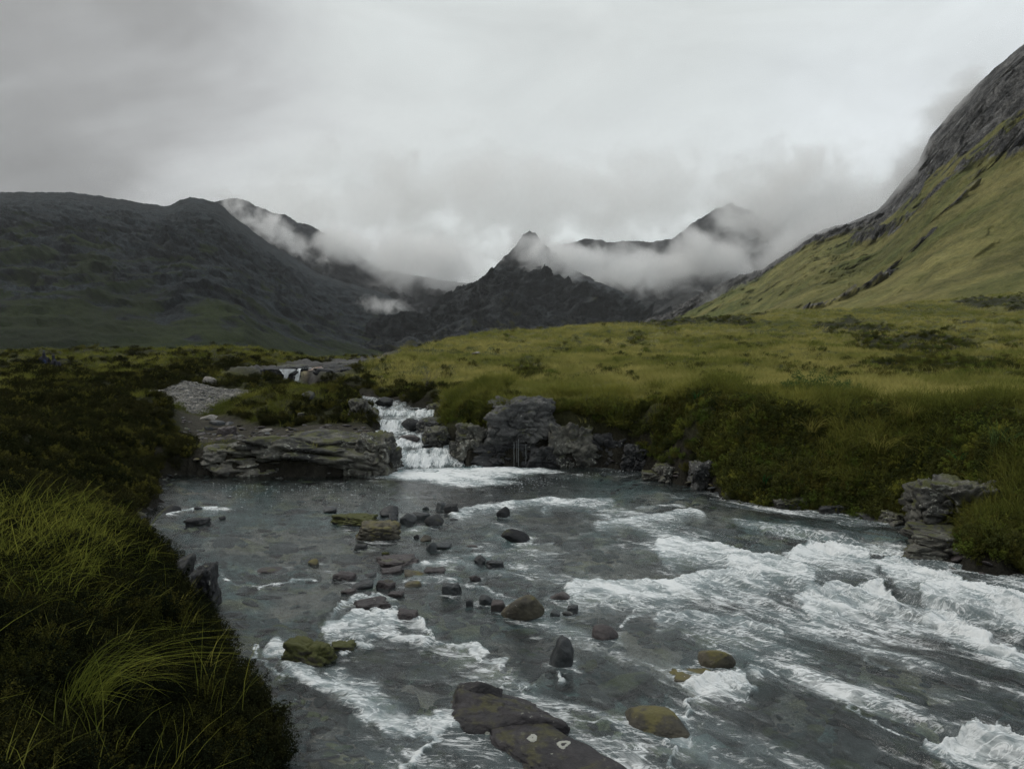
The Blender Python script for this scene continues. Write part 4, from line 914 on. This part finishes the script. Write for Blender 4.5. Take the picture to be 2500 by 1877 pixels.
def scatter_obj(name, pts, rot, scl, pick, coll, label=None, kind='stuff'):
    me = bpy.data.meshes.new(name); me.vertices.add(len(pts)); me.vertices.foreach_set('co', np.asarray(pts, np.float32).ravel())
    for an, arr in (('rot', rot), ('scl', scl)):
        at = me.attributes.new(an, 'FLOAT_VECTOR', 'POINT'); at.data.foreach_set('vector', np.asarray(arr, np.float32).ravel())
    at = me.attributes.new('pick', 'INT', 'POINT'); at.data.foreach_set('value', np.asarray(pick, np.int32))
    o = bpy.data.objects.new(name, me); COL.objects.link(o)
    ng = bpy.data.node_groups.new(name + '_spread', 'GeometryNodeTree')
    ng.interface.new_socket('Geometry', in_out='INPUT', socket_type='NodeSocketGeometry'); ng.interface.new_socket('Geometry', in_out='OUTPUT', socket_type='NodeSocketGeometry')
    N = ng.nodes; gi = N.new('NodeGroupInput'); go = N.new('NodeGroupOutput'); ip = N.new('GeometryNodeInstanceOnPoints'); ci = N.new('GeometryNodeCollectionInfo')
    ci.inputs['Collection'].default_value = coll; ci.inputs['Separate Children'].default_value = True; ci.inputs['Reset Children'].default_value = True
    def na(n, t):
        q = N.new('GeometryNodeInputNamedAttribute'); q.data_type = t; q.inputs['Name'].default_value = n; return q.outputs['Attribute']
    L = ng.links.new
    L(gi.outputs[0], ip.inputs['Points']); L(ci.outputs[0], ip.inputs['Instance']); ip.inputs['Pick Instance'].default_value = True
    L(na('pick', 'INT'), ip.inputs['Instance Index']); L(na('rot', 'FLOAT_VECTOR'), ip.inputs['Rotation']); L(na('scl', 'FLOAT_VECTOR'), ip.inputs['Scale'])
    L(ip.outputs[0], go.inputs[0])
    md = o.modifiers.new('spread', 'NODES'); md.node_group = ng
    tag(o, label, kind=kind); return o
def sample(n, th0, th1, r0, r1, seed, pw=0.):
    """random points, as many per log-distance everywhere, so that far ground stays covered"""
    rs = np.random.RandomState(seed); th = np.radians(rs.uniform(th0, th1, n)); r = np.exp(rs.uniform(math.log(r0), math.log(r1), n)); return r * np.sin(th), r * np.cos(th), r, rs
def place(name, x, y, z, r, rs, coll, nk, s0, grow=.6, ref=14., tilt=.15, hs=1., label=None, wfac=.6):
    n = len(x); s = s0 * rs.uniform(.65, 1.35, n) * np.clip(r / ref, .85, 12) ** grow
    rot = np.stack([rs.randn(n) * tilt, rs.randn(n) * tilt, rs.uniform(0, 6.283, n)], -1)
    h = s * hs / np.clip(r / ref, 1, 12) ** (grow * wfac)
    return scatter_obj(name, np.stack([x, y, z - .02 * s], -1), rot, np.stack([s, s, h], -1), rs.randint(0, nk, n), coll, label)

C_MEAD = proto_coll('meadow_tuft', [tuft(G_MEADOW, 26, .30, .20, .5, .006, 300 + i, (.22, 0), 3) for i in range(4)])
C_BANK = proto_coll('bank_tuft', [tuft(G_BANK, 30, .30, .14, .8, .005, 310 + i, (.1, -.1), 3) for i in range(4)])
C_LONG = proto_coll('long_tuft', [tuft(G_LONG, 26, .38, .14, .9, .0027, 320 + i, (.3, -.1), 5, .8) for i in range(4)])
C_HEAB = proto_coll('bank_heather_clump', [bushlet(G_HEATHC, 1500, .20, .26, .014, 370, 26), bushlet(G_HEATHY, 1500, .18, .26, .013, 371, 26), bushlet(G_HEATHB, 1500, .18, .26, .013, 372, 20), bushlet(G_HEATHC, 1300, .2, .22, .013, 373, 24)])
C_HEA = proto_coll('heather_clump', [bushlet(G_HEATH, 1500, .20, .26, .014, 330 + i, 26) for i in range(3)] + [bushlet(G_HEATHY, 1500, .18, .24, .013, 340, 26)])
G_HEATHNT = grass_mat('near_heather_tips', (.02, .024, .008), (.06, .058, .016), (.035, .038, .012), 1.6, .2)
G_HEATHN = grass_mat('near_heather_leaves', (.007, .009, .005), (.02, .022, .009), (.010, .014, .008), 1.5, .15)
C_HEAN = proto_coll('near_heather_clump', [bushlet(G_HEATHN, 3400, .17, .22, .008, 350 + i, 36) for i in range(3)] + [bushlet(G_HEATHNT, 3000, .15, .22, .0075, 354, 34)])

# meadow and moor grass
x, y, r, rs = sample(105000, -42, 42, 12.5, 190, 1)
h, sdw, bw, pth, ter = land(x, y); hm = heather_mask(x, y, sdw, bw); px, _ = topx(x, y, h)
bare = (((x - 8.4) / 1.3) ** 2 + ((y - 17.6) / .7) ** 2) < 1
ok = (sdw > bw * .7) & (pth > .1) & (ter > .1) & (rs.rand(len(x)) > hm * .95) & ~bare & ~((sdw < 2.2) & (y > 31) & (y < 70) & (x < 0))
okm = ok & (px > 900 + rs.randn(len(x)) * 150)
sc_m = place('meadow_grass', x[okm], y[okm], h[okm], r[okm], rs, C_MEAD, 4, .62, .75, 16, .15, 1.0)
okl = ok & ~okm
place('moor_grass', x[okl], y[okl], h[okl], r[okl], rs, C_BANK, 4, .62, .8, 18)
# heather on moor and banks
def rocky(x, y, sdw):
    px, py = topx(x, y, .6 + 0 * x)
    return ((px > 470) & (px < 965) & (y > 13.9) & (y < 16.4)) | ((px > 1120) & (px < 1560) & (y > 14.6) & (y < 17.5) & (sdw < .35)) | ((px > 985) & (px < 1130) & (y < 20.5) & (y > 15) & (sdw < .5)) | ((px > 2290) & (px < 2490) & (y < 9.6) & (sdw < .15)) | ((px > 1560) & (px < 1765) & (y > 11.9) & (sdw < .12))
x, y, r, rs = sample(52000, -42, 42, 9, 150, 2)
h, sdw, bw, pth, ter = land(x, y); hm = heather_mask(x, y, sdw, bw)
ok = (sdw > .12) & ~rocky(x, y, sdw) & (pth > .15) & (ter > .15) & (rs.rand(len(x)) < hm) & ((r < 60) | (rs.rand(len(x)) < .6)) & ~((sdw < 1.8) & (y > 31) & (y < 70) & (x < 0))
px, _ = topx(x, y, h); lf = px < 1000 + rs.randn(len(x)) * 150; a = ok & lf
place('moor_heather', x[a], y[a], h[a], r[a], rs, C_HEA, 4, .72, .62, 14, .25)  # left clumps keep the darker leaves: vignette darkening put into their colour
a = ok & ~lf & (rs.rand(len(x)) < .8)
place('meadow_heather', x[a], y[a], h[a], r[a], rs, C_HEAB, 4, .58, .58, 14, .25)
x, y, r, rs = sample(26000, -4, 40, 9.5, 17, 8)
h, sdw, bw, pth, ter = land(x, y); mnd = fbm(x * .9, y * .9, 3, 57)
ok = (sdw > -.02) & (sdw < bw + .5) & ~rocky(x, y, sdw) & (rs.rand(len(x)) < .75 + mnd * 1.6)
place('right_bank_heather', x[ok], y[ok], h[ok] + .08 * np.clip(mnd[ok], 0, 1), r[ok], rs, C_HEAB, 4, .78, .2, 12, .35)
# extra grass wisps hanging out of the right bank
x, y, r, rs = sample(30000, -10, 42, 9, 21, 3)
h, sdw, bw, pth, ter = land(x, y)
ok = (sdw > .25) & ~rocky(x, y, sdw) & (sdw < bw + 1.6) & (fbm(x * .8, y * .8, 3, 55) > -.08 + .25 * rs.rand(len(x)))
place('bank_grass', x[ok], y[ok], h[ok] + .10, r[ok], rs, C_BANK, 4, .78, .4, 12, .5)
# left bank, near
x, y, r, rs = sample(15000, -52, 0, 1.7, 9.5, 4)
h, sdw, bw, pth, ter = land(x, y)
ok = (sdw > .05) & (rs.rand(len(x)) < .55)
place('near_heather', x[ok], y[ok], h[ok], r[ok], rs, C_HEAN, 4, .95, .15, 5, .3)
ok = (sdw > .15) & (rs.rand(len(x)) < .022)
place('near_bank_tufts', x[ok], y[ok], h[ok], r[ok], rs, C_BANK, 4, .85, .1, 5, .4)
px, py = topx(x, y, h + .3)
gl = sst(400, 120, px + rs.randn(len(x)) * 60) * sst(1150, 1230, py) * sst(1440, 1270, py + rs.randn(len(x)) * 50)
ok = (sdw > .2) & (rs.rand(len(x)) < gl * .55)
place('long_bank_grass', x[ok], y[ok], h[ok], r[ok], rs, C_LONG, 4, 1.0, .1, 5, .25)
ok = (sdw > .25) & (rs.rand(len(x)) < .013) & (r > 2.3)
C_THIN = proto_coll('thin_tuft', [tuft(G_LONG, 7, .6, .08, .6, .0022, 360 + i, (.3, -.05), 5, .7) for i in range(4)])
place('grass_stalks', x[ok], y[ok], h[ok], r[ok], rs, C_THIN, 4, 1.0, .1, 5, .3)
# pebbles and cobbles on the river bed and terrace
def pebs(mat, seed):
    P, F = rock_shape(2, (.5, .4, .22), seed, 'round'); return mesh_from('cobble', P, F, mat, None, True)
for _m in ('a',):
    C_PEB = proto_coll('cobble', [pebs(MR[k], 500 + i) for i, k in enumerate(['wet', 'mauve', 'tan', 'grey', 'bed', 'mauve'])])
C_GRAV = proto_coll('gravel_bit', [pebs(MR[k], 520 + i) for i, k in enumerate(['grey', 'pale', 'pale', 'grey'])])
for me in [o.data for o in list(C_PEB.objects) + list(C_GRAV.objects)]: me.polygons.foreach_set('use_smooth', np.full(len(me.polygons), True))
x, y, r, rs = sample(16000, -42, 42, 2.5, 20, 5)
h, sdw, bw, pth, ter = land(x, y)
ok = ((sdw < -.05) & (rs.rand(len(x)) < .5 + fbm(x * .7, y * .7, 3, 66))) | (ter < 0) | ((sdw > -.1) & (sdw < .12))
n = ok.sum(); s = rs.uniform(.05, .19, n) * rs.uniform(.5, 1.3, n); s = np.where((rs.rand(n) < .07) & (sdw[ok] < -.6), rs.uniform(.25, .5, n), s)
scatter_obj('river_cobbles', np.stack([x, y, h - .0], -1)[ok], np.stack([rs.randn(n) * .2, rs.randn(n) * .2, rs.uniform(0, 6, n)], -1), np.stack([s * 1.2, s * 1.2, s * .8], -1), rs.randint(0, 6, n), C_PEB)
x, y, r, rs = sample(60000, -32, -16, 18, 30, 15)
h, sdw, bw, pth, ter = land(x, y); ok = (pth < .12)
n = ok.sum(); s = rs.uniform(.02, .07, n) * (1 + 2 * (rs.rand(n) < .03)); scatter_obj('path_gravel', np.stack([x, y, h], -1)[ok], np.stack([rs.randn(n) * .2, rs.randn(n) * .2, rs.uniform(0, 6, n)], -1), np.stack([s, s, s], -1), rs.randint(0, 4, n), C_GRAV)

# foam drops and bubbles riding on the quiet pool
mb = M('bubble_foam'); MBF = mb.fin(mb.bsdf((.62, .66, .68), .5))
rs = np.random.RandomState(12); V = []; F = []
D1, F1_ = ico(1)
for _ in range(420):
    if rs.rand() < .6: px, py = rs.uniform(520, 950), 1178 + rs.exponential(18) + abs(rs.randn()) * 6 - (rs.rand() < .2) * 8
    else:
        t = rs.rand(); px, py = lerp(1230, 1560, t) + rs.randn() * 25, lerp(1205, 1146, t ** .5) + rs.randn() * 5 * (1 - t) + 2
        if rs.rand() < .4: px, py = rs.uniform(1240, 1350), 1165 + (px * 0) + rs.uniform(0, 22) 
    X, Y, _z = G(px, py, .01); s = rs.uniform(.006, .014) * (1.6 if rs.rand() < .12 else 1)
    b = len(V); s *= .75; V += list(D1 * [s, s, s * .3] + np.array([X, Y, .010])); F += [list(f + b) for f in F1_]
tag(mesh_np('foam_bubbles', np.array(V), F, MBF, True), kind='stuff')

# drips under the grey outcrop
md_ = M('falling_water'); MD = md_.fin(md_.bsdf((.5, .55, .57), .3))
def strand(pts, w):
    V = []; F = []
    for i, p in enumerate(pts):
        for k in range(4):
            a = k * math.pi / 2; V.append((p[0] + w * math.cos(a), p[1] + w * math.sin(a), p[2]))
    for i in range(len(pts) - 1):
        for k in range(4): F.append((i * 4 + k, i * 4 + (k + 1) % 4, i * 4 + 4 + (k + 1) % 4, i * 4 + 4 + k))
    return V, F
V = []; F = []; rs = np.random.RandomState(2)
for px in (1255, 1262, 1266, 1284):
    x0, y0, z0 = A(px, 1070, 15.1); pts = [(x0 + rs.randn() * .0015, y0, z) for z in np.linspace(rs.uniform(.45, .62), rs.uniform(0, .2), 7)]
    v, f = strand(pts, .0018); b = len(V); V += v; F += [[i + b for i in q] for q in f]
tag(mesh_np('water_drips', np.array(V), F, MD, True), kind='stuff')

# small waterfall upstream: a ragged falling sheet with its own thickness
def waterfall():
    V = []; F = []; rs = np.random.RandomState(9); nx, nz = 9, 14
    for side in (0, 1):
        for j in range(nz):
            t = j / (nz - 1); w = lerp(.75, .16, sst(0, .35, t)); cx = lerp(.0, -.22, t)
            for i in range(nx):
                u = i / (nx - 1) - .5
                V.append((-10.25 + cx + u * w + rs.randn() * .015, 33.4 - .12 * t + side * .14 + .04 * math.sin(i * 2.1) + rs.randn() * .01, lerp(1.72, .86, t)))
    n = nx * nz
    for s in (0, 1):
        for j in range(nz - 1):
            for i in range(nx - 1): q = [s * n + j * nx + i, s * n + j * nx + i + 1, s * n + (j + 1) * nx + i + 1, s * n + (j + 1) * nx + i]; F.append(q if s else q[::-1])
    for j in range(nz - 1):
        for i in (0, nx - 1): F.append([j * nx + i, (j + 1) * nx + i, n + (j + 1) * nx + i, n + j * nx + i])
    m = M('white_water'); mt = m.fin(m.n('ShaderNodeBsdfDiffuse', {'Color': m.mix(m.noise(14, 4, .6, stretch=(3, 1, .3)), (.5, .53, .55), (.85, .87, .88))}).outputs[0])
    tag(mesh_np('waterfall', np.array(V), F, mt, True), kind='structure')
waterfall()

# ------------------------------------------------------------------ single plants
def plant(name, label, cat, px, py, Y, me, s=1., rz=0., dz=0.):
    X, Yy, _ = A(px, py, Y); o = bpy.data.objects.new(name, me); COL.objects.link(o); o.location = (X, Yy, hz(X, Yy) + dz); o.scale = (s,) * 3; o.rotation_euler = (0, 0, rz)
    return tag(o, label, cat)
plant('shrub', 'leafy green shrub at the top of the right bank beside the bare patch', 'shrub', 1985, 985, 13.6, bushlet(G_LEAF, 3600, .62, .55, .022, 600, 40), 1.0)
plant('shrub', 'small leafy shrub just right of the larger green one', 'shrub', 2065, 975, 14.2, bushlet(G_LEAF, 1600, .38, .35, .02, 601, 26), 1.0)
for i, (px, py, Y, s, l) in enumerate([(2150, 1150, 10.9, 1.3, 'arching yellow-green tussock sweeping right across the right bank'), (2225, 1050, 11.2, 1.3, 'tall pale tussock near the top of the right bank above the arching one'), (1800, 1050, 12.8, 1.0, 'yellow tussock beside the pale stone in the heather'),
                                    (1560, 1010, 15.6, 1.0, 'drooping tussock on the rim above the back of the pool'), (1980, 1120, 11.7, 1.0, 'shaggy tussock left of the arching one on the right bank'), (2440, 1120, 9.4, 1.2, 'fan-shaped green tussock above the right crag')]):
    plant('grass_tussock', l, 'grass tussock', px, py, Y, tuft(G_TUSS if i != 5 else G_LEAF, 85, .48, .09, 1.5, .0036, 620 + i, (.3, -.25), 6, .9), s, 0, .1)
X0 = G(330, 1790, .7)
o = bpy.data.objects.new('grass_tussock', tuft(G_LONG, 110, .62, .10, .45, .0024, 640, (.95, -.1), 8, .75)); COL.objects.link(o); o.location = (-2.0, 3.35, .62); tag(o, 'long wind-swept tussock bending right over the near left bank', 'grass tussock')
for i, (px, py, Y, l) in enumerate([(1870, 1190, 11.4, 'bright green fern tuft low on the right bank near the water'), (2350, 1080, 9.8, 'vivid green blades near the right edge of the bank'), (1700, 1030, 14.2, 'small green fern tuft in the heather left of the pale stone')]):
    plant('fern', l, 'fern', px, py, Y, tuft(G_FERN, 26, .24, .07, 1.0, .008, 660 + i, (.1, -.2), 4), 1., 0, .1)
def twigs(seed, n, H):
    rs = random.Random(seed); V = []; F = []
    def br(p, d, l, w, lev):
        q = p; pts = [p]
        for k in range(3):
            d = (d + Vector((rs.gauss(0, .25), rs.gauss(0, .25), rs.gauss(0, .15)))).normalized(); q = q + d * l / 3; pts.append(q)
        v, f = strand([tuple(a) for a in pts], w); b = len(V); V.extend(v); F.extend([[i + b for i in g_] for g_ in f])
        if lev: 
            for _ in range(3): br(pts[rs.choice((1, 2, 3))], (d + Vector((rs.gauss(0, .7), rs.gauss(0, .7), rs.gauss(.1, .4)))).normalized(), l * .6, w * .6, lev - 1)
    for _ in range(n): br(Vector((0, 0, 0)), Vector((rs.gauss(0, .5), rs.gauss(0, .4), 1)).normalized(), H, .006, 2)
    return mesh_from('twigs', V, F, M_TWIG)
plant('bare_bush', 'leafless pale twigs on the rocks right of the upper cascade', 'bush', 1105, 985, 18.5, twigs(1, 4, .38), 1)
plant('bare_bush', 'leafless twiggy bush on the grassy rise above the cascade', 'bush', 1040, 950, 23.5, twigs(2, 4, .5), 1)
plant('bare_bush', 'leafless twigs poking from the cliff top right of the grey outcrop', 'bush', 1425, 1015, 15.7, twigs(3, 3, .22), 1)

# ------------------------------------------------------------------ two hikers, far off on the left moor
HOLLOW = True
def hiker(px, Y, label, jacket, pose):
    e = bpy.data.objects.new('person', None); COL.objects.link(e); X = (px - 1250) / FPX * Y; e.location = (X, Y, hz(X, Y) - .03); e.rotation_euler = (0, 0, pose * .6)
    tag(e, label, 'person', None)
    def cm(n, c): m = M(n); return m.fin(m.bsdf(c, .8))
    def skin(name, verts, edges, rad, mat, par, subd=1):
        me = bpy.data.meshes.new(name); me.from_pydata(verts, edges, []); o = bpy.data.objects.new(name, me); COL.objects.link(o); o.parent = par
        md = o.modifiers.new('s', 'SKIN'); 
        for i, rr in enumerate(rad): me.skin_vertices[0].data[i].radius = (rr, rr)
        me.skin_vertices[0].data[0].use_root = True
        s = o.modifiers.new('d', 'SUBSURF'); s.levels = s.render_levels = subd; me.materials.append(mat); return o
    V = [(0, 0, .95), (0, -.02, 1.2), (0, -.04, 1.42), (0, -.05, 1.52), (0, -.07, 1.66), (-.10, 0, .88), (-.12, -.08 * pose, .5), (-.12, .1 * pose, .08), (.10, 0, .88), (.12, .10 * pose, .5), (.12, -.12 * pose, .08),
         (-.19, -.04, 1.4), (-.27, 0, 1.14), (-.25, -.16, .95), (.19, -.04, 1.4), (.27, 0, 1.14), (.25, -.16, .95), (-.12, 0, .04), (-.12, -.14, .03), (.12, -.22, .04)]
    E = [(0, 1), (1, 2), (2, 3), (3, 4), (0, 5), (5, 6), (6, 7), (7, 18), (0, 8), (8, 9), (9, 10), (10, 19), (2, 11), (11, 12), (12, 13), (2, 14), (14, 15), (15, 16)]
    V[17] = (0, -.08, 1.74); E.append((4, 17))
    Rr = [.15, .15, .16, .06, .10, .10, .07, .045, .10, .07, .045, .07, .05, .035, .07, .05, .035, .08, .04, .04]
    skin('body', V, E, Rr, cm('hiker_skin_and_clothes', (.02, .022, .03)), e)
    skin('jacket', [(0, 0, .86), (0, -.02, 1.15), (0, -.04, 1.44)], [(0, 1), (1, 2)], [.175, .17, .16], cm('hiker_jacket', jacket), e)
    skin('backpack', [(0, .2, 1.0), (0, .22, 1.2), (0, .2, 1.42)], [(0, 1), (1, 2)], [.12, .14, .10], cm('hiker_backpack', (.02, .02, .03)), e)
    skin('hat', [(0, -.07, 1.76), (0, -.07, 1.82)], [(0, 1)], [.105, .07], cm('hiker_hat', jacket), e)
hiker(108, 40, 'hiker in a navy jacket, left of the two on the far left moor', (.02, .03, .08), 1)
hiker(134, 40.6, 'hiker in dark clothes, right of the two on the far left moor', (.02, .02, .03), -1)

# ------------------------------------------------------------------ low cloud on the hills
def cloud(name, label, px, py, Y, w, h, dep, dens, scale=.012, seed=0., tilt=0., edge=.5, thr=.45, z2=None):
    X, Yy, Z = A(px, py, Y); a = w / FPX * Y / 2; c = h / FPX * Y / 2
    bm = bmesh.new(); bmesh.ops.create_icosphere(bm, subdivisions=3, radius=1); me = bpy.data.meshes.new(name); bm.to_mesh(me); bm.free()
    o = bpy.data.objects.new(name, me); COL.objects.link(o); o.location = (X, Yy, Z); o.scale = (a, dep / 2, c); o.rotation_euler = (0, tilt, 0)
    m = M(name); oc = m.n('ShaderNodeTexCoord').outputs['Object']
    r = m.n('ShaderNodeVectorMath', {0: oc}, operation='LENGTH').outputs['Value']
    p = m.n('ShaderNodeVectorMath', {0: m.pos, 1: (seed * 913., seed * 411., seed * 77.)}, operation='ADD').outputs[0]
    n = m.noise(scale, 5, .6, vec=p, dist=.6)
    fall = m.ss(r, 1., edge)
    v = m.math('ADD', m.math('MULTIPLY', m.math('SUBTRACT', n, .5), 3.4), m.math('SUBTRACT', m.math('MULTIPLY', fall, 1.15), thr + .30))
    d = m.math('MULTIPLY', m.ss(v, 0., .9), dens)
    d = m.math('MULTIPLY', d, m.ss(r, 1., .88))
    vol = m.n('ShaderNodeVolumePrincipled', {'Color': (.998, .998, .998), 'Density': d, 'Anisotropy': .45})
    m.t.links.new(vol.outputs[0], m.out.inputs['Volume'])
    m.m.cycles.volume_step_rate = .5 if hasattr(m.m.cycles, 'volume_step_rate') else 1
    me.materials.append(m.m)
    return tag(o, label, kind='stuff')
if True:
    cloud('cloud_wisp', None, 670, 562, 1600, 600, 130, 240, .03, .030, 1, math.radians(32), .1, .30)
    cloud('cloud_wisp', None, 860, 610, 1680, 420, 150, 240, .03, .013, 2, math.radians(28), .2, .25)
    cloud('cloud_wisp', None, 1040, 640, 1720, 480, 260, 300, .026, .010, 12, math.radians(10), .1, .05)
    cloud('cloud_wisp', None, 945, 748, 1130, 260, 84, 110, .05, .048, 3, math.radians(10), .1, .32)
    cloud('cloud_wisp', None, 1430, 655, 1680, 720, 170, 300, .032, .012, 4, math.radians(8), .1, .10)
    cloud('cloud_wisp', None, 1680, 640, 1950, 620, 280, 300, .026, .010, 5, 0, .1, .10)
    cloud('cloud_wisp', None, 1960, 560, 2150, 560, 520, 360, .022, .008, 9, 0, .1, -.1)
    cloud('cloud_wisp', None, 1400, 632, 1225, 600, 150, 110, .06, .020, 6, math.radians(6), .1, .10)
    cloud('cloud_wisp', None, 2010, 575, 700, 980, 200, 200, .035, .022, 7, math.radians(-33), .1, .08)
    cloud('cloud_wisp', None, 2290, 350, 575, 760, 210, 170, .045, .030, 8, math.radians(-54), .1, .10)
    cloud('cloud_wisp', None, 1830, 500, 1900, 300, 200, 200, .02, .011, 14, math.radians(-20), .1, .12)
    cloud('cloud_wisp', None, 1300, 590, 1255, 320, 130, 90, .05, .018, 15, 0, .0, .0)
    cloud('cloud_wisp', None, 1350, 480, 2700, 2400, 420, 500, .006, .006, 11, 0, .1, .0)

# ------------------------------------------------------------------ thin haze over the whole valley
HZ = True
if HZ:
    me = bpy.data.meshes.new('haze'); bm = bmesh.new(); bmesh.ops.create_cube(bm, size=1); bm.to_mesh(me); bm.free()
    o = bpy.data.objects.new('haze', me); COL.objects.link(o); o.scale = (8000, 5200, 1500); o.location = (0, 1500, 650)
    m = M('haze'); vol = m.n('ShaderNodeVolumePrincipled', {'Color': (.93, .96, 1.0), 'Density': .00006}); m.t.links.new(vol.outputs[0], m.out.inputs['Volume'])
    me.materials.append(m.m); tag(o, None, kind='stuff')
